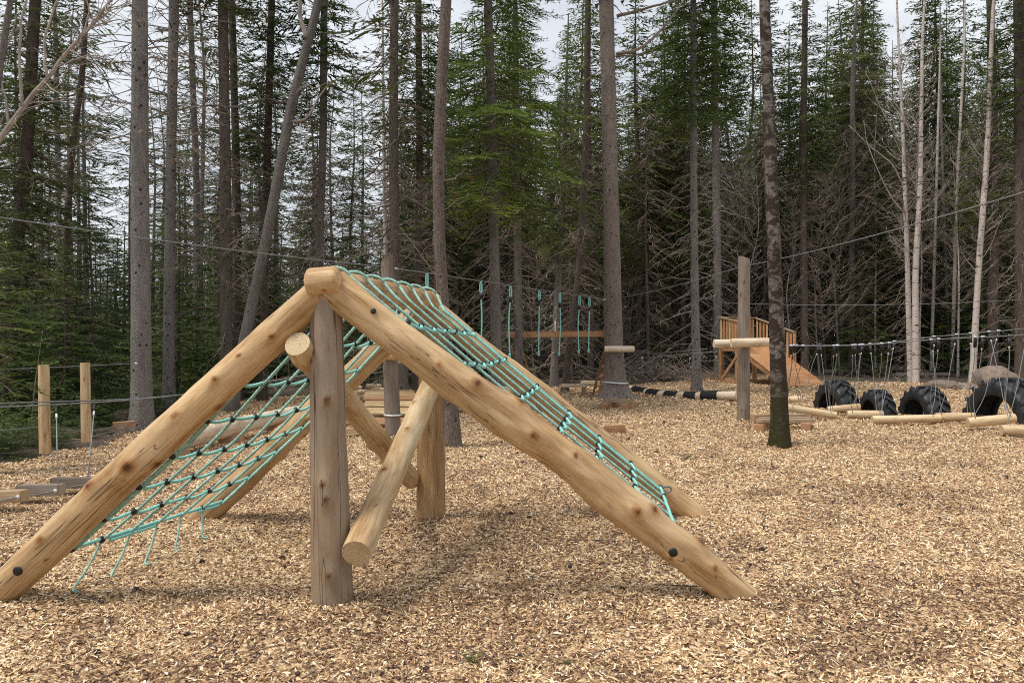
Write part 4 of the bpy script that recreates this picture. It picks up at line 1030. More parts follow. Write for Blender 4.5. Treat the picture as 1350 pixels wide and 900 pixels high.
# slant-topped post behind the net, with its little platform logs
def tall_post(base, top, r0, r1, label, slant, mat=M['farpost'], seed=0):
    t = thing('tall_post', label, 'post', base)
    B, T_ = Vector(base)-Vector((0, 0, .3)), Vector(top)
    o = log('post', B, T_, r0, r1, mat, t, up=(0, 1, 0), n=24, step=.08, wob=.02, seed=seed, knots=rknots((T_-B).length, 10, seed+40, .008))
    L = (T_-B).length; me = o.data
    for v in me.vertices:                                   # slant cut of the top
        if v.co.z > L-.30: v.co.z += slant*(v.co.x/r1)*.10*min(1, (v.co.z-(L-.30))/.2)
    return t
pb = ground(519, 577); tp = tall_post(pb, P(510, 341, pb.y), .135, .105, 'grey slant-topped post seen through the net frame', .75, seed=11)
px_ = pb.y-.19
log('platform_log', P(500, 468, px_), P(526, 469, px_), .075, .075, M['brace'], tp, n=16, step=.06, wob=.03, seed=12)
log('platform_log', P(537, 475, pb.y+.7), P(546, 475, pb.y+.7)+Vector((0, .02, 0)), .04, .04, M['pale'], tp, n=12)
log('platform_log', P(521, 476, pb.y+.3), P(536, 476, pb.y+.5), .04, .04, M['pale'], tp, n=12)
tube_obj('cable_loop', [([P(518, 546, pb.y)+Vector((.142*math.cos(t), .142*math.sin(t), .01*math.sin(t))) for t in np.linspace(0, 2*PI, 25)], .014)], M['clamp'], tp, 7)
qb = ground(980, 556); tq = tall_post(qb, P(981, 340, qb.y), .125, .115, 'tall blunt-topped post crossed by two pale logs near the ramp', -.35, seed=13)
log('platform_log', P(964, 452, qb.y-.20), P(1016, 451, qb.y-.20), .090, .090, M['white'], tq, n=20, step=.06, wob=.02, seed=14)
log('platform_log', P(941, 453, qb.y+.22), P(1000, 452, qb.y+.22), .085, .085, M['white'], tq, n=20, step=.06, wob=.02, seed=15)

t15Y = 20.8
cA = P(-160, 262, 7.0); cB = P(511, 352, pb.y)
cable('steel_cable', 'thin high cable slanting from upper left to the slant-topped post', sagline(cA, cB, .05), .008)
c1, c2 = P(516, 353, pb.y), P(800, 395, t15Y-.25)
HC = thing('rope_cable', 'high cable between the slant-topped post and big spruce, hung with ropes', 'cable', c1)
cable('cable', None, sagline(c1, c2, .0), .009, HC); collar(c1, c2, .012, parent=HC); collar(c1, c2, .985, parent=HC)
# turquoise ropes hanging from it
for i, (px, y1) in enumerate(((563, 470), (634, 478), (673, 468), (711, 466), (738, 466), (764, 463), (777, 462))):
    kx = (px-675)/F; t = (kx*c1.y-c1.x)/((c2.x-c1.x)-kx*(c2.y-c1.y)); a = lerp(c1, c2, t); e = P(px-1, y1, a.y)
    words = ('leftmost hanging rope, half hidden by the net frame', 'second hanging rope from the left, by the fir trunk', 'third hanging rope, at the left end of the high beam', 'fourth hanging rope, middle of the row before the beam', 'fifth hanging rope, before the right half of the beam', 'sixth hanging rope, its foot curving a little left', 'last hanging rope, nearest to the big spruce')
    h = thing('hanging_rope', 'turquoise '+words[i], 'rope', e, 0, 'ropes hanging from the high cable')
    L = a.z-e.z; bow = .03*math.sin(i*2.1)
    V, Q, T = tube(curve3([a-Vector((0, 0, .28)), lerp(a, e, .5)+Vector((bow, 0, 0)), e], 60), .014, 9, twist=2*PI/.1, lobes=3, amp=.15); world_mesh('rope', V, [Q, T], M['cross_rope'], h)
    tube_obj('rope_loop', [([a+Vector((.02*math.sin(q), 0, -.14+.13*math.cos(q))) for q in np.linspace(0, 2*PI, 16)], .014)], M['cross_rope'], h, 6)
    tube_obj('sleeve', [([a-Vector((0, 0, .24)), a-Vector((0, 0, .36))], .024)], M['black'], h, 8)
    tube_obj('knot', [([e+Vector((.018*math.cos(q*2), .018*math.sin(q*2), .03-.012*q)) for q in np.linspace(0, 2*PI, 20)], .016)], M['cross_rope'], h, 6)
cable('steel_cable', 'high cable from the big spruce to the post by the ramp', sagline(P(816, 393, t15Y), P(975, 352, qb.y), .05), .008)
cable('steel_cable', 'high cable rising from the ramp-side post to the right edge', sagline(P(986, 350, qb.y), P(1420, 232, 7.0), .06), .008)
cable('steel_cable', 'far level cable strung across the wood behind the tyres', sagline(P(950, 399, 30.3), P(1500, 384, 25), .25), .010)

def on_cable(c, px): return Vector(c[int(np.argmin(np.abs(675+F*c[:, 0]/c[:, 1]-px)))])
# ================================================================== LEFT: hanging logs and planks on cables
T2 = P(182, 479, 13.35); u0, u1 = P(-40, 489, 8.9), T2
cable('steel_cable', 'upper cable holding the two upright hanging logs at left', sagline(u0, u1, 0), .008)
tag(collar(u0, u1, .985), 'bright clamp fixing the upper left cable to the scaly trunk', 'clamp')
l0, l1 = P(-40, 571, 8.9), P(182, 556, 13.35)
cable('steel_cable', 'lower cable running past the feet of the upright hanging logs', curve3([l0, P(60, 563, 10.2), P(113, 570, 11.5)+Vector((0, 0, .02)), l1], 40), .008)
for (px, y0, y1, w_, Y, lab) in ((58.5, 481, 597, 14, 9.8, 'left and larger of the two upright logs hanging on cables'), (113, 478, 582, 12.5, 11.1, 'right and smaller of the two upright logs hanging on cables')):
    r_ = w_/2*Y/F
    o = log('hanging_log', P(px+1, y1, Y), P(px-1, y0, Y), r_, r_*.95, M['brace'], None, n=20, step=.06, wob=.03, seed=int(px), knots=rknots(1.2, 7, int(px), .006, .02)); tag(o, 'pale '+lab, 'hanging log', 'upright logs hung between the left cables')
g0, g1, g2 = P(-80, 541, 6.9), P(240, 520, 9.6), P(510, 475, pb.y)
for i in (0, 1):
    cable('steel_cable', ('front', 'rear')[i]+' strand of the double cable along the swinging planks, left', curve3([g0+Vector((0, .4*i, .02*i)), g1+Vector((0, .4*i, -.01*i)), g2+Vector((0, .1*i, 0))], 50), .008)
for i, (xa, xb, yt, Y) in enumerate(((-22, 33, 646, 6.95), (25, 82, 638, 7.3), (70, 134, 628, 7.75))):
    lab = ('swinging plank cut by the left frame edge, pale sawn end', 'grey swinging plank second from the left, pale right end', 'darkest grey swinging plank, furthest right of the three')[i]
    t = thing('swinging_plank', lab, 'swing plank', P((xa+xb)/2, yt+14, Y), 0, 'planks swinging on cables at left')
    A, B = P(xa, yt+8, Y), P(xb, yt+7, Y-.05)
    plank('plank', A, B, .11, .105, M['beam'] if i == 0 else M['greyplank'] if i == 1 else M['farpost'], t)
    for e, s in ((A, -.8), (B, .8)):
        e2 = lerp(A, B, .10 if s < 0 else .90); tpnt = on_cable(curve3([g0, g1, g2], 200), 675+F*e2.x/e2.y+(2 if s < 0 else -2))
        if i == 2 and s > 0: e2 = lerp(A, B, .72); tpnt = on_cable(curve3([g0, g1, g2], 200), 125)
        if (i, s) not in ((0, -.8), (1, .8), (2, .8)): continue
        cbl = tube_obj('suspension_cable', [([e2+Vector((0, 0, .05)), lerp(e2, tpnt, .5), tpnt], .0065)], M['steel'], t, 6)
        tube_obj('sleeve', [([lerp(e2, tpnt, .88), lerp(e2, tpnt, .98)], .014)], M['black'], cbl, 7); tube_obj('ferrule', [([lerp(e2, tpnt, .83), lerp(e2, tpnt, .88)], .011)], M['clamp'], cbl, 7)
    disc('end_bolt', lerp(A, B, .93)+Vector((0, -.060, .0)), (0, -1, 0), .018, .012, M['clamp'], t, 10)
    tube_obj('tie_rod', [([lerp(A, B, .93)+Vector((0, -.070, 0)), lerp(A, B, .45)+Vector((0, -.065, -.035))], .007)], M['steel'], t, 6)

# ================================================================== BEAMS, BLOCKS AND LOGS ON THE CHIPS (middle distance)
def beam(name, label, cat, A, B, w_, h_, mat=None, group=None, up=(0, 0, 1)):
    o = plank(name, A, B, w_, h_, mat or M['beam'], None, up); return tag(o, label, cat, group)
def gp(px, Y, dz): 
    x = (px-675)/F*Y; return Vector((x, Y, chipzf(x, Y)+dz))
bl = thing('balance_log', 'long pale split log on blocks seen through the left net', 'balance log', gp(300, 11, 0))
lgA, lgB = gp(213, 10.0, .20), gp(394, 14.2, .28)
log('log', lgA, lgB, .15, .125, M['white'], bl, n=20, step=.15, wob=.03, seed=31, bend=.0)
plank('block', gp(206, 10.25, .045), gp(246, 10.15, .045), .16, .12, M['plank'], bl); plank('block', gp(345, 13.2, .07), gp(383, 13.4, .07), .16, .16, M['plank'], bl)
plank('block', gp(288, 11.6, .06), gp(322, 11.7, .06), .15, .14, M['plank'], bl)
beam('low_beam', 'brown sawn beam at the foot of the thick scaly trunk', 'beam', gp(149, 13.0, .17), gp(178, 13.2, .17), .15, .10, M['plank'])
beam('wood_block', 'short dark block under the beam beside the scaly trunk', 'block', gp(153, 12.95, .05), gp(164, 12.95, .05), .13, .13, M['greyplank'])
beam('low_beam', 'reddish beam behind the near end of the pale split log', 'beam', gp(236, 13.8, .14), gp(276, 14.2, .14), .15, .14, M['plank'])
beam('low_beam', 'sawn beam left of the arched bridge, furthest back', 'beam', gp(383, 16.6, .10), gp(415, 16.8, .10), .15, .13)
beam('low_beam', 'sawn beam left of the arched bridge, below the furthest one', 'beam', gp(372, 15.2, .09), gp(412, 15.4, .09), .15, .12)
beam('wood_block', 'short timber block peeping out left of the near post', 'block', gp(398, 13.3, .07), gp(420, 13.4, .07), .14, .12)
beam('low_beam', 'long low beam in front of the arched bridge', 'beam', gp(456, 12.3, .08), gp(500, 12.5, .08), .15, .12, M['brace'])
beam('wood_block', 'small block behind the long low beam near the bridge', 'block', gp(455, 13.4, .16), gp(473, 13.4, .16), .16, .13)
beam('low_beam', 'thin light beam just behind the small block near bridge', 'beam', gp(448, 13.9, .06), gp(480, 14.1, .06), .12, .07, M['brace'])
# arched plank bridge
AB = thing('arched_bridge', 'low arched bridge of stacked cross planks behind the slanted brace', 'bridge', gp(515, 15.2, 0))
for i in range(13):
    f = i/12; Yb = 13.7+3.2*f; z = .10+.47*math.sin(PI*f)**.8; hw = .50+.02*math.sin(i*5)
    xc = (514-675)/F*13.7+ (f*3.2)*((512-675)/F)
    x = Vector((xc, Yb, chipzf(xc, Yb)+z)); sl = PI*.47*math.cos(PI*f)/3.2
    plank('tread', x-Vector((hw, 0, 0)), x+Vector((hw, 0, 0)), .235, .055, M['brace'] if i % 3 else M['plank'], AB, up=(0, -sl, 1))
for s in (-1, 1):
    pts = []
    for f in np.linspace(0, 1, 14):
        Yb = 13.7+3.2*f; xc = (514-675)/F*13.7+(f*3.2)*((512-675)/F); pts.append((xc+s*.4, Yb, chipzf(xc, Yb)+.02+.45*math.sin(PI*f)**.8))
    a = Acc(); pts = np.array(pts); w2, h2 = .035, .07
    Vv = np.concatenate([pts+np.array([-w2, 0, -h2]), pts+np.array([w2, 0, -h2]), pts+np.array([w2, 0, h2-.02]), pts+np.array([-w2, 0, h2-.02])]); nn = len(pts); k_ = np.arange(nn-1)
    Qs = np.concatenate([np.stack([k_+a_*nn, k_+1+a_*nn, k_+1+((a_+1) % 4)*nn, k_+((a_+1) % 4)*nn], 1) for a_ in range(4)])
    world_mesh('stringer', Vv, [Qs, np.array([[0, nn, 2*nn, 3*nn], [nn-1, 4*nn-1, 3*nn-1, 2*nn-1]])], M['plank'], AB, sm=False)
# row of short logs hung on wires behind the bridge
for i, (xa, xb, py, Y) in enumerate(((463, 477, 511, 17.6), (483, 503, 508.5, 18.2), (471, 484, 516.5, 16.6), (483, 496, 517, 16.9), (495, 506, 513.5, 17.3), (490, 510, 513, 19.0))):
    w_ = ('leftmost', 'topmost', 'lower left', 'lower middle', 'lower right', 'rearmost')[i]
    A, B = P(xa, py, Y), P(xb, py, Y); t = thing('log_step', f'short pale log step on wires behind the bridge, {w_} one', 'log step', (A+B)/2, 0, 'short log steps on wires')
    log('log', A, B, .055, .055, M['pale'], t, n=12, seed=40+i)
    for e in (lerp(A, B, .12), lerp(A, B, .88)): tube_obj('wire', [([e, e+Vector((.04, 0, 1.05+.1*i))], .005)], M['steel'], t, 5)
wl = P(440, 462, 17.2), P(545, 455, 19.5); cable('steel_cable', 'cable carrying the short log steps behind the arched bridge', sagline(wl[0], wl[1], .02), .008)
# right of the crooked trunk
beam('low_beam', 'pale beam lying behind the crooked brown trunk', 'beam', gp(598, 16.6, .12), gp(624, 16.8, .12), .16, .12, M['brace'])
beam('wood_block', 'upright pale block left of the crooked brown trunk', 'block', gp(588, 15.6, .12), gp(601, 15.6, .12), .16, .22, M['pale'])
for i, (xa, xb, Y, lab) in enumerate(((740, 774, 22.2, 'pale plank step on two feet, nearer of the pair left of spruce'), (766, 798, 24.2, 'pale plank step on two feet, farther one touching the big spruce'))):
    t = thing('plank_step', lab, 'step', gp((xa+xb)/2, Y, 0), 0, 'plank steps left of the big spruce')
    plank('tread', gp(xa, Y, .26), gp(xb, Y-.15, .26), .26, .09, M['white'], t)
    for f in (.12, .88): q = lerp(gp(xa, Y, 0), gp(xb, Y-.15, 0), f); plank('foot', q-Vector((0, 0, .08)), q+Vector((0, 0, .215)), .10, .20, M['beam'], t, up=(0, 1, 0))
cs = thing('crossed_beams', 'crossed brown beams forming a low step before the big spruce', 'step', gp(815, 17.6, 0))
plank('beam', gp(793, 17.3, .06), gp(812, 18.0, .06), .15, .14, M['plank'], cs); plank('beam', gp(822, 17.1, .06), gp(836, 17.9, .06), .15, .14, M['plank'], cs)
plank('top_plank', gp(797, 17.9, .17), gp(833, 17.4, .17), .17, .075, M['beam'], cs)
beam('wood_block', 'reddish sawn block lying right of the far frame leg', 'block', gp(797, 13.0, .07), gp(823, 13.05, .07), .14, .13, M['plank'])
beam('low_beam', 'small plank peeping above the far frame leg', 'beam', gp(738, 15.9, .06), gp(752, 15.9, .06), .14, .10, M['brace'])

# beam fixed high between the trees, with ladders
hb = beam('high_beam', 'long reddish beam fixed level between trees behind the ropes', 'beam', P(668, 441, 21.6), P(800, 440, 21.0), .10, .17, M['deck'])
def ladder(label, f0, t0, f1, t1, n_=3):
    t = thing('ladder', label, 'ladder', f0); 
    plank('rail', f0, t0, .09, .05, M['plank'], t, up=(1, 0, 0)); plank('rail', f1, t1, .09, .05, M['plank'], t, up=(1, 0, 0))
    for i in range(n_):
        f = (i+.8)/(n_+.3); plank('rung', lerp(Vector(f0), Vector(t0), f), lerp(Vector(f1), Vector(t1), f), .07, .05, M['plank'], t)
    return t
ladder('wooden ladder leaning left of the tall fir behind the ropes', gp(689, 22.4, -.05), P(674, 456, 22.0), gp(706, 22.0, -.05), P(687, 456, 21.6))
ladder('wooden ladder leaning on the left side of the big spruce', gp(781, 22.0, -.05), P(797, 462, 21.2), gp(789, 23.6, -.05), P(803, 462, 22.8), 4)
sp = thing('spruce_platform', 'pale platform log fastened across the big spruce trunk', 'platform', P(816, 460, 20.3))
log('platform_log', P(797, 460, 20.42), P(836, 460, 20.42), .085, .085, M['white'], sp, n=16, step=.08, seed=51)
log('platform_log', P(799, 460.5, 21.2), P(834, 460.5, 21.2), .08, .08, M['white'], sp, n=16, step=.08, seed=52)
sl_ = tag(tube_obj('cable_sling', [([P(811, 504, t15Y)+Vector((.36*math.cos(t), .36*math.sin(t), .015*math.sin(2*t))) for t in np.linspace(0, 2*PI, 30)], .022)], M['clamp'], None, 7), 'white sleeve sling looped round the foot of the big spruce', 'sling')
for (px, y0, y1, Y, lab) in ((799, 409, 431, 21.5, 'short white rod hanging just left of the big spruce'), (732, 423, 446, 22.5, 'short white rod hanging before the middle of the high beam')):
    tag(tube_obj('hanging_rod', [([P(px, y0, Y), P(px, y1, Y)], .022)], M['clamp'], None, 7), lab, 'rod')

# ================================================================== STRIPED ROLLING LOG and its guide cable
sA, sB = gp(832, 24.6, .12), gp(975, 19.9, .16)
sB.x = (968-675)/F*19.9
SL = thing('striped_log', 'pale log wrapped with black bands resting on the chips left of post', 'log', (sA+sB)/2)
mid_ = P(875, 521, 21.4)
pathS = curve3([P(831, 513, 24.6), P(856, 518.5, 22.4), P(890, 522.5, 21.2), P(930, 522.5, 20.4), P(972, 521, 19.8)], 60)
def seg(f0, f1, r_, name, mat):
    i0, i1 = int(f0*59), int(f1*59); a = [Vector(q) for q in pathS[i0:i1+1]]
    return log(name, a[0], a[-1], r_, r_, mat, SL, n=18, step=.1, seed=int(f0*90)) if name == 'log' else tube_obj(name, [(pathS[i0:i1+1], r_)], mat, SL, 16)
for f in ((0, .34), (.34, .60), (.60, 1.0)): seg(f[0], f[1], .125, 'log', M['white'])
for f in ((.08, .19), (.27, .36), (.43, .53), (.60, .68), (.74, .86)): seg(f[0], f[1], .158, 'rubber_band', M['wrap'])
plank('skid', gp(895, 21.3, .03), gp(962, 20.3, .03), .18, .08, M['wrap'], SL)
s0, s1 = P(835, 463, 21.0), P(945, 463.5, qb.y+.5)
gl = sagline(s0, s1, .0, 3); gmid = P(875, 468, 19.2)
gpts = curve3([s0, gmid, P(910, 466, 16.8), s1], 40)
GC = thing('guide_cable', 'guide cable between the big spruce and the ramp-side post', 'cable', s0)
cable('cable', None, gpts, .009, GC); cable('cable', None, gpts+np.array([0, .8, .05]), .009, GC)
for px, yb in ((846, 506), (876, 507), (909, 500), (944, 500)):
    i = int(np.argmin(np.abs(675+F*gpts[:, 0]/gpts[:, 1]-px))); a = Vector(gpts[i]); e = P(px-2, yb, a.y+.6)
    c_ = tube_obj('suspension_cable', [([a, e], .008)], M['steel'], GC, 6); tube_obj('ferrule', [([lerp(a, e, .12), lerp(a, e, .2)], .018)], M['clamp'], c_, 6); tube_obj('sleeve', [([lerp(a, e, .02), lerp(a, e, .12)], .022)], M['black'], c_, 6)

# ================================================================== RAMP
ru_ = Vector((.45, -.89, 0)).normalized(); rv = Vector((ru_.y*-1, ru_.x, 0)); o_ = Vector((8.15, 29.0, 0)); W_ = 1.85; zb = gzf(10, 26.5)+.03
def RP(u, v, z): q = o_+ru_*u+rv*v; return Vector((q.x, q.y, zb+z))
RM = thing('wooden_ramp', 'wooden ramp with plank railing behind the post and mossy trunk', 'ramp', RP(1.5, W_/2, 0))
HT, PL, LR = 1.42, .9, 3.45
for i in range(7): plank('deck_board', RP(PL*i/7+.065, -.02, HT), RP(PL*i/7+.065, W_+.02, HT), .122, .04, M['deck'], RM)
sl = math.atan2(HT, LR-PL); nup = (ru_*math.sin(sl)+Vector((0, 0, math.cos(sl))))
nb_ = 20
for i in range(nb_):
    f = (i+.5)/nb_; u = PL+(LR-PL)*f; z = HT*(1-f)+.01
    plank('ramp_board', RP(u, -.02, z), RP(u, W_+.02, z), (LR-PL)/math.cos(sl)/nb_-.008, .038, M['deck'], RM, up=nup)
for v in (.03, W_-.03): plank('stringer', RP(PL-.05, v, HT-.10), RP(LR-.12, v, -.0), .05, .20, M['plank'], RM, up=nup)
for v in (.03, W_-.03): plank('stringer', RP(-.02, v, HT-.12), RP(PL, v, HT-.12), .05, .18, M['plank'], RM)
for (u, v) in ((.03, .05), (.03, W_-.05), (PL, .05), (PL, W_-.05)): plank('support_post', RP(u, v, -.4), RP(u, v, HT-.03), .14, .14, M['plank'], RM, up=ru_)
plank('cross_brace', RP(.1, -.02, .10), RP(PL+.1, -.02, HT-.35), .05, .12, M['plank'], RM, up=nup); plank('ground_sill', RP(-.5, .0, .06), RP(PL+.4, .0, .06), .14, .12, M['plank'], RM)
RH = 1.12
for i in range(13):                                          # back railing boards
    v = .08+(W_-.16)*i/12; plank('rail_board', RP(-.02, v, HT-.05), RP(-.02, v, HT+RH-.06), .022, .095, M['deck'] if i % 3 else M['brace'], RM, up=rv)
plank('top_rail', RP(-.02, -.05, HT+RH), RP(-.02, W_+.05, HT+RH), .13, .045, M['beam'], RM)
def dz_(u): return HT if u < PL else HT*(1-(u-PL)/(LR-PL))
for v, s in ((-.02, 0), (W_+.02, 1)):
    U1 = 1.35 if s == 0 else 2.0
    for i in range(9 if s == 0 else 12):
        u = .1+(U1-.1)*i/((9 if s == 0 else 12)-1); top = HT+RH-.02-(u/U1)*(HT-dz_(U1))
        plank('rail_board', RP(u, v, dz_(u)-.05), RP(u, v, top-.04), .022, .095, M['deck'] if i % 3 else M['brace'], RM, up=ru_)
    plank('top_rail', RP(-.02, v, HT+RH), RP(U1+.03, v, HT+RH-(HT-dz_(U1))), .12, .045, M['beam'], RM)
    plank('rail_post', RP(U1, v, dz_(U1)-.15), RP(U1, v, HT+RH-(HT-dz_(U1))-.03), .09, .09, M['deck'], RM, up=ru_)

# ================================================================== PALLET STEP
ps = thing('pallet_step', 'low step of stacked brown beams behind the mossy trunk', 'step', gp(1030, 13.4, 0))
plank('beam', gp(992, 14.3, .12), gp(1062, 14.5, .12), .16, .12, M['beam'], ps)
plank('beam', gp(1000, 12.95, .06), gp(1013, 14.0, .06), .16, .13, M['plank'], ps); plank('beam', gp(1062, 13.1, .06), gp(1064, 14.1, .06), .16, .13, M['plank'], ps)
plank('top_plank', gp(1000, 13.2, .16), gp(1071, 13.5, .16), .18, .06, M['beam'], ps); plank('top_plank', gp(1004, 13.6, .16), gp(1068, 13.85, .16), .18, .06, M['beam'], ps)

# ================================================================== TYRES half sunk in the chips
def tyre(label, C, R, w_, yaw, nl):
    """yaw turns the axle from pointing at the viewer to the viewer's left"""
    C = Vector((C.x, C.y, chipzf(C.x, C.y))); t = thing('tractor_tyre', label, 'tyre', C, 0, 'tractor tyres half sunk in the chips')
    prof = [(-.50, .60), (-.52, .68), (-.53, .80), (-.49, .89), (-.40, .935), (0, .95), (.40, .935), (.49, .89), (.53, .80), (.52, .68), (.50, .60), (.40, .62), (.44, .74), (.40, .85), (0, .88), (-.40, .85), (-.44, .74), (-.40, .62)]
    prof = np.array(prof); m_ = 72; th = np.linspace(-.35, PI+.35, m_); n = len(prof)
    ax = np.array([-math.sin(yaw), -math.cos(yaw), 0]); rd = np.array([math.cos(yaw), -math.sin(yaw), 0]); C_ = np.array(C)
    sq = 1.0
    def pt(a, r, x): return C_+rd*(r*np.cos(a))[..., None]+np.array([0, 0, 1.])*(r*np.sin(a))[..., None]+ax*np.asarray(x)[..., None]
    Vv = pt(np.repeat(th, n), np.tile(prof[:, 1]*R, m_), np.tile(prof[:, 0]*w_, m_))
    k = np.arange(n); q = np.stack([k, (k+1) % n, (k+1) % n+n, k+n], 1); Q = (q[None]+(np.arange(m_-1)*n)[:, None, None]).reshape(-1, 4)
    world_mesh('casing', Vv, [Q], M['rubber'], t)
    a = Acc(); h = R*.105                                    # tread: chevron lugs, left and right bars staggered
    for i in range(nl):
        for s in (-1, 1):
            a0 = -.3+(PI+.6)*(i+(.5 if s > 0 else 0))/nl; da = .9*w_/R*.55; lw = (PI+.6)/nl*.40
            st = np.linspace(0, 1, 6); ang = a0+da*(1-st); xx = s*w_*(-.03+.545*st); base = R*np.interp(np.abs(xx)/w_, [0, .4, .49, .53], [.945, .93, .88, .80])
            hh = h*np.array([.9, 1, 1, 1, 1.05, .8])
            A1 = pt(ang-lw/2*(1+.3*st), base-.012, xx); A2 = pt(ang+lw/2*(1+.3*st), base-.012, xx); B1 = pt(ang-lw*.36, base+hh, xx); B2 = pt(ang+lw*.36, base+hh, xx)
            Vv = np.stack([A1, B1, B2, A2], 1).reshape(-1, 3); kk = np.arange(5)*4
            Qs = [np.stack([kk+j, kk+j+1, kk+j+5, kk+j+4], 1) for j in range(3)]+[np.array([[0, 1, 2, 3], [20, 21, 22, 23]])]
            a.add(Vv, np.concatenate(Qs))
    world_mesh('tread', np.concatenate(a.V), [np.concatenate(a.Q)], M['rubber'], t, sm=False)
    return t
tyre('leftmost tractor tyre, tall arch behind the pale swinging logs', G(1102, 541), .69, .42, 1.45, 10)
tyre('smallest tractor tyre, second from the left', G(1156, 548), .53, .38, 1.56, 9)
tyre('third tractor tyre, in front of the twin birches', G(1218, 551), .63, .45, 1.52, 10)
tyre('biggest tractor tyre, at the right edge before the boulder', G(1326, 553), .83, .60, 1.36, 11)

# ================================================================== SWINGING LOGS AT RIGHT
k0 = P(1012, 456, qb.y)
near_c = curve3([k0+Vector((0, -.2, 0)), P(1130, 455, 14.9), P(1240, 447, 13.9), P(1350, 441, 12.7), P(1480, 425, 11.2)], 90)
far_c = curve3([k0+Vector((0, .25, 0)), P(1060, 455, 15.6), P(1140, 454, 15.9), P(1240, 443, 15.0), P(1350, 433, 13.9), P(1480, 414, 12.2)], 90)
cable('steel_cable', 'front cable of the pair above the swinging logs at right', near_c, .009); cable('steel_cable', 'rear cable of the pair above the swinging logs at right', far_c, .009)
LOGS = [((1028, 527), (1055, 526), 16.6, 'short pale swinging log just right of the mossy trunk', .075), ((1037, 537), (1102, 551), 15.4, 'slanting pale swinging log left of the leftmost tyre', .078),
        ((1091, 540), (1134, 536), 16.0, 'short swinging log at the foot of the leftmost tyre', .078), ((1117, 546), (1164, 547), 15.3, 'swinging log in front of the smallest tyre', .082),
        ((1150, 553.5), (1239, 558.5), 14.2, 'longest swinging log, below the third tyre', .078), ((1233, 555), (1285, 549), 14.2, 'thick pale swinging log right of the third tyre', .084),
        ((1276, 557), (1338, 551), 13.3, 'thick yellow swinging log before the biggest tyre', .092), ((1320, 570), (1400, 567), 12.4, 'swinging log cut off by the right frame edge', .090)]
rs_ = np.random.default_rng(4)
for i, (a, b_, Y, lab, r_) in enumerate(LOGS):
    A, B = P(*a, Y+.05), P(*b_, Y-.10)
    for q in (A, B):
        zmin = chipzf(q.x, q.y)+r_+.01
        if q.z < zmin: q.z = zmin
    t = thing('swinging_log', lab, 'swinging log', (A+B)/2-Vector((0, 0, r_)), 0, 'swinging logs hung from the cable pair')
    log('log', A, B, r_, r_*.95, M['pale'], t, n=20, step=.08, wob=.03, seed=60+i, knots=rknots(1, 4, 60+i, .006, .018))
    for f, c, off in ((.12, near_c, -6), (.12, far_c, 14), (.88, near_c, 10), (.88, far_c, -8)):
        e = lerp(A, B, f); px = 675+F*e.x/e.y+off+rs_.normal(0, 9); tp_ = on_cable(c, px)
        slack = .10+.25*rs_.random()**2
        md = lerp(e, tp_, .35)+Vector((rs_.normal(0, .05), 0, -slack*.45))
        if md.z < e.z-.02: md.z = e.z
        cb = tube_obj('suspension_cable', [(curve3([e+Vector((0, (-.5 if c is near_c else .5)*r_*1.6, 0)), md, lerp(e, tp_, .7)-Vector((0, 0, slack*.15)), tp_], 20), .006)], M['steel'], t, 6)
        d_ = (lerp(e, tp_, .7)-Vector((0, 0, slack*.15))-tp_).normalized()
        tube_obj('sleeve', [([tp_+d_*.02, tp_+d_*.19], .030)], M['black'], cb, 7); tube_obj('ferrule', [([tp_+d_*.19, tp_+d_*.235], .013)], M['clamp'], cb, 7)
        tube_obj('cable_clip', [([tp_+Vector((-.03, 0, .01)), tp_+Vector((.03, 0, .01))], .014)], M['clamp'], cb, 7)

# ================================================================== ROCKS, BRUSH, BERM
def rock(label, C, s, seed, group=None):
    bm = bmesh.new(); bmesh.ops.create_icosphere(bm, subdivisions=4, radius=1); c = np.array([v.co[:] for v in bm.verts])
    f = .72+.55*vnoise(c*1.1+seed)+.16*(vnoise(c*2.7+seed)-.5)+.05*(vnoise(c*8+seed)-.5)
    pl = np.abs(c@np.array([.5, .4, .76])); f = np.minimum(f, .92/np.maximum(pl, .5))
    for v, k in zip(bm.verts, f): v.co = Vector((v.co.x*k*s[0], v.co.y*k*s[1], v.co.z*k*s[2]))
    me = bpy.data.meshes.new('rock'); bm.to_mesh(me); bm.free(); me.materials.append(M['rock'])
    me.polygons.foreach_set('use_smooth', [True]*len(me.polygons))
    return tag(obj('rock', me, None, Matrix.Translation(C)), label, 'rock', group)
rock('brown boulder behind the biggest tyre at right', gp(1313, 24.5, .22), (.68, .55, .46), 3)
rock('flat grey stone left of the boulder, nearest the third tyre', gp(1243, 25.2, .06), (.55, .4, .24), 5); rock('low rounded stone touching the left side of boulder', gp(1274, 24.4, .05), (.36, .3, .20), 8)
rock('rounded grey stone beside the foot of the scaly trunk', gp(163, 14.7, .10), (.26, .24, .24), 9)
rock('grey boulder deep in the brush behind the smallest tyre', gp(1136, 36, .6), (.6, .4, .35), 12)
A_, B_ = [], []; rb = np.random.default_rng(8)
for i in range(420):
    c = Vector((rb.normal(0, 1.15), rb.normal(0, .5), abs(rb.normal(0, .32)))); th = rb.uniform(0, PI); L = rb.uniform(.4, 1.5); el = rb.normal(.25, .35)
    A_.append((c.x, c.y, c.z)); B_.append((c.x+L*math.cos(th)*math.cos(el), c.y+L*math.sin(th)*.5, c.z+abs(L*math.sin(el))))
bh = stick_mesh('brush_heap', [sticks(A_, B_, rb.uniform(.006, .03, 420), .005)], M['twig'])
C = gp(856, 29.3, .0); C.z = gzf(C.x, C.y); tag(obj('brush_heap', bh, None, Matrix.Translation(C)), 'tangled heap of cut branches right of the big spruce', 'brush heap')
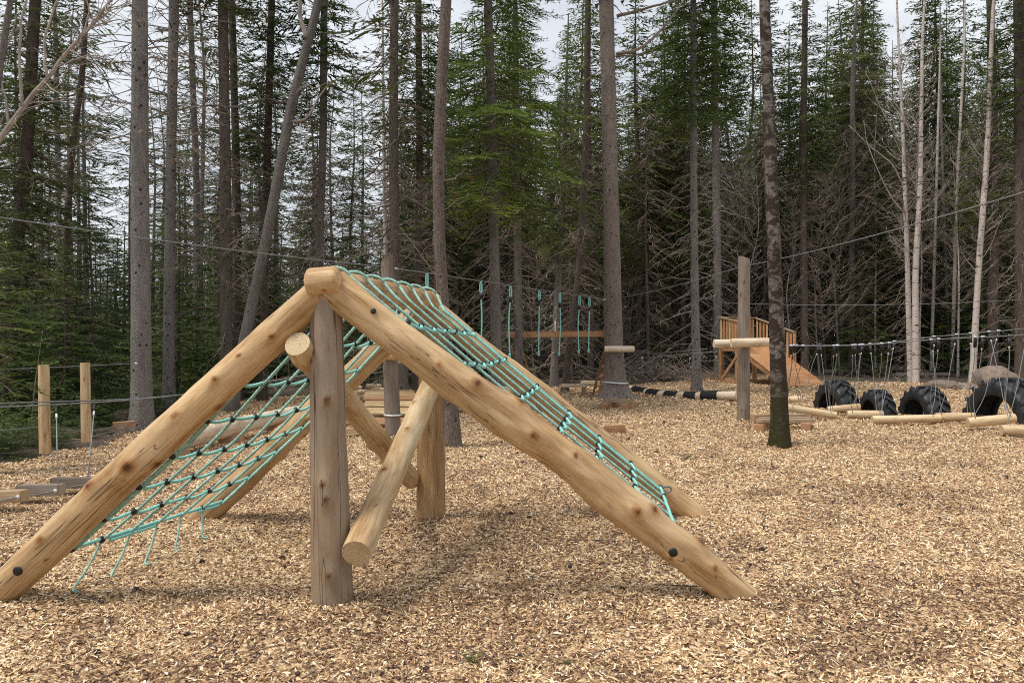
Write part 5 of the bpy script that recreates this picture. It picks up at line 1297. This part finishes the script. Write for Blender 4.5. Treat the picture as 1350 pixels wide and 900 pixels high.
for i, (px, Y, L, th) in enumerate(((1180, 30.5, 2.4, .1), (1155, 33, 1.8, -.15), (1085, 31.5, 2.2, .2))):
    A = gp(px, Y, .12); A.z = gzf(A.x, A.y)+.13; B = A+Vector((L*math.cos(th), L*math.sin(th), 0)); B.z = gzf(B.x, B.y)+.13
    lab = ('rotting log on the forest floor behind the twin birches', 'fallen log deeper in the brush behind the smallest tyre', 'fallen log at the wood edge beyond the ramp foot')[i]
    tag(log('fallen_log', A, B, .12, .10, M['bark_brown'], None, n=12, seed=80+i), lab, 'fallen log')
# earth bank at the back edge
bx = curve3([(2.6, 28.3, 0), (5.0, 29.4, 0), (6.6, 31.3, 0), (8.2, 34.2, 0)], 50); nn = 13
a = np.linspace(-1, 1, nn); T_ = np.gradient(bx, axis=0); T_ /= np.linalg.norm(T_, axis=1, keepdims=True); S_ = np.stack([-T_[:, 1], T_[:, 0], 0*T_[:, 0]], 1)
Vv = bx[:, None]+S_[:, None]*a[None, :, None]*.9
q = Vv*1.6; hh = (1-a**2)[None]*.42*np.sin(np.linspace(0, PI, 50))[:, None]**.4*(.6+.8*vnoise(q))
Vv[..., 2] = gz(Vv[..., 0], Vv[..., 1])-.06+hh+.06*(vnoise(q*4)-.5)
ii = np.arange(50*nn).reshape(50, nn); Q = np.stack([ii[:-1, :-1], ii[1:, :-1], ii[1:, 1:], ii[:-1, 1:]], -1).reshape(-1, 4)
world_mesh('earth_bank', Vv.reshape(-1, 3), [Q], bpy.data.materials['forest_floor'], None)['kind'] = 'structure'

# a few sprigs that came up through the chips
for i, (px, py, s_, lab) in enumerate(((622, 874, .55, 'tiny green sprig in the chips at the bottom centre'), (748, 880, .32, 'smallest green sprig near the bottom edge right of centre'), (905, 604, .9, 'small greyish sprig among the chips beyond the right leg'))):
    g_ = ground(px, py); lv, lq, lt = foliage(200+i, .004, .03, .07, lambda t: 1, 9, (.1, .9), .2, .18, .1)[0]
    tag(obj('weed', mk('weed', lv*s_, [lq], {'tone': lt}, False, M['fir']), None, Matrix.Translation(g_)), lab, 'weed')

A_, B_ = [], []; rt2 = np.random.default_rng(17)
while len(A_) < 90:
    y_ = 3.2+rt2.random()*14; x_ = rt2.uniform(-.75*y_, .75*y_)
    if yard_sd(np.array([x_]), np.array([y_]))[0] < .2: continue
    L_ = rt2.uniform(.06, .28); th_ = rt2.uniform(0, PI); z_ = chipzf(x_, y_)+.016
    A_.append((x_, y_, z_)); x2, y2 = x_+L_*math.cos(th_), y_+L_*math.sin(th_); B_.append((x2, y2, chipzf(x2, y2)+.016+rt2.uniform(0, .012)))
tag(obj('stray_twigs', stick_mesh('stray_twigs', [sticks(A_, B_, .0045, .0025, 5)], M['bark_brown'])), 'small dark twigs lying here and there on the chips', 'twigs', kind='stuff')
# ================================================================== LIGHT, SKY, CAMERA
SUN_EL, SUN_AZ = math.radians(64), math.radians(248)       # azimuth clockwise from +Y: high, behind the viewer's left
w = bpy.data.worlds.new('World'); scene.world = w; w.use_nodes = True
nt = w.node_tree; nt.nodes.clear(); k = N(nt)
out = nt.nodes.new('ShaderNodeOutputWorld'); bg = nt.nodes.new('ShaderNodeBackground')
sky = nt.nodes.new('ShaderNodeTexSky'); sky.sky_type = 'NISHITA'; sky.sun_disc = False
sky.sun_elevation = SUN_EL; sky.sun_rotation = SUN_AZ; sky.dust_density = 4.0; sky.air_density = 1.0; sky.ozone_density = 1.0
tc = k('TexCoord').outputs['Generated']
cl = k.noise(k('Mapping', {'Vector': tc, 'Scale': (1.4, 1.4, 3.2)}).outputs[0], 2.2, 6, .58, .5)
cloud = k.ramp(cl, [(.35, (6.7, 7.1, 7.7)), (.65, (8.4, 8.7, 9.1))])
cov = k.ramp(cl, [(.25, (.82, .82, .82)), (.55, (.96, .96, .96))])
nt.links.new(k.mix(cov, sky.outputs[0], cloud), bg.inputs[0]); bg.inputs[1].default_value = .051
nt.links.new(bg.outputs[0], out.inputs[0])
sl = bpy.data.lights.new('Sun', 'SUN'); sl.energy = 1.5; sl.angle = math.radians(18); sl.color = (1, .94, .84)
so = bpy.data.objects.new('Sun', sl); COL.objects.link(so)
sd_ = Vector((math.sin(SUN_AZ)*math.cos(SUN_EL), math.cos(SUN_AZ)*math.cos(SUN_EL), math.sin(SUN_EL)))
so.matrix_basis = Matrix.Translation((0, 0, 30)) @ sd_.to_track_quat('Z', 'Y').to_matrix().to_4x4()
cam = bpy.data.cameras.new('Camera'); co = bpy.data.objects.new('Camera', cam); COL.objects.link(co)
cam.sensor_width = 36; cam.lens = F/1350*36; cam.clip_end = 4000; cam.clip_start = .05
co.matrix_basis = Matrix.Translation((0, 0, CAM_H)) @ Matrix.Rotation(PI/2, 4, 'X')
scene.camera = co
vs = scene.view_settings; vs.view_transform = 'Standard'; vs.look = 'None'; vs.exposure = 1.17; vs.gamma = 1; vs.use_curve_mapping = False
scene.cycles.use_denoising = False
scene.cycles.max_bounces = 8; scene.cycles.diffuse_bounces = 6; scene.cycles.glossy_bounces = 2; scene.cycles.transmission_bounces = 3
scene.cycles.transparent_max_bounces = 4; scene.cycles.caustics_reflective = False; scene.cycles.caustics_refractive = False
scene.cycles.filter_width = 1.05
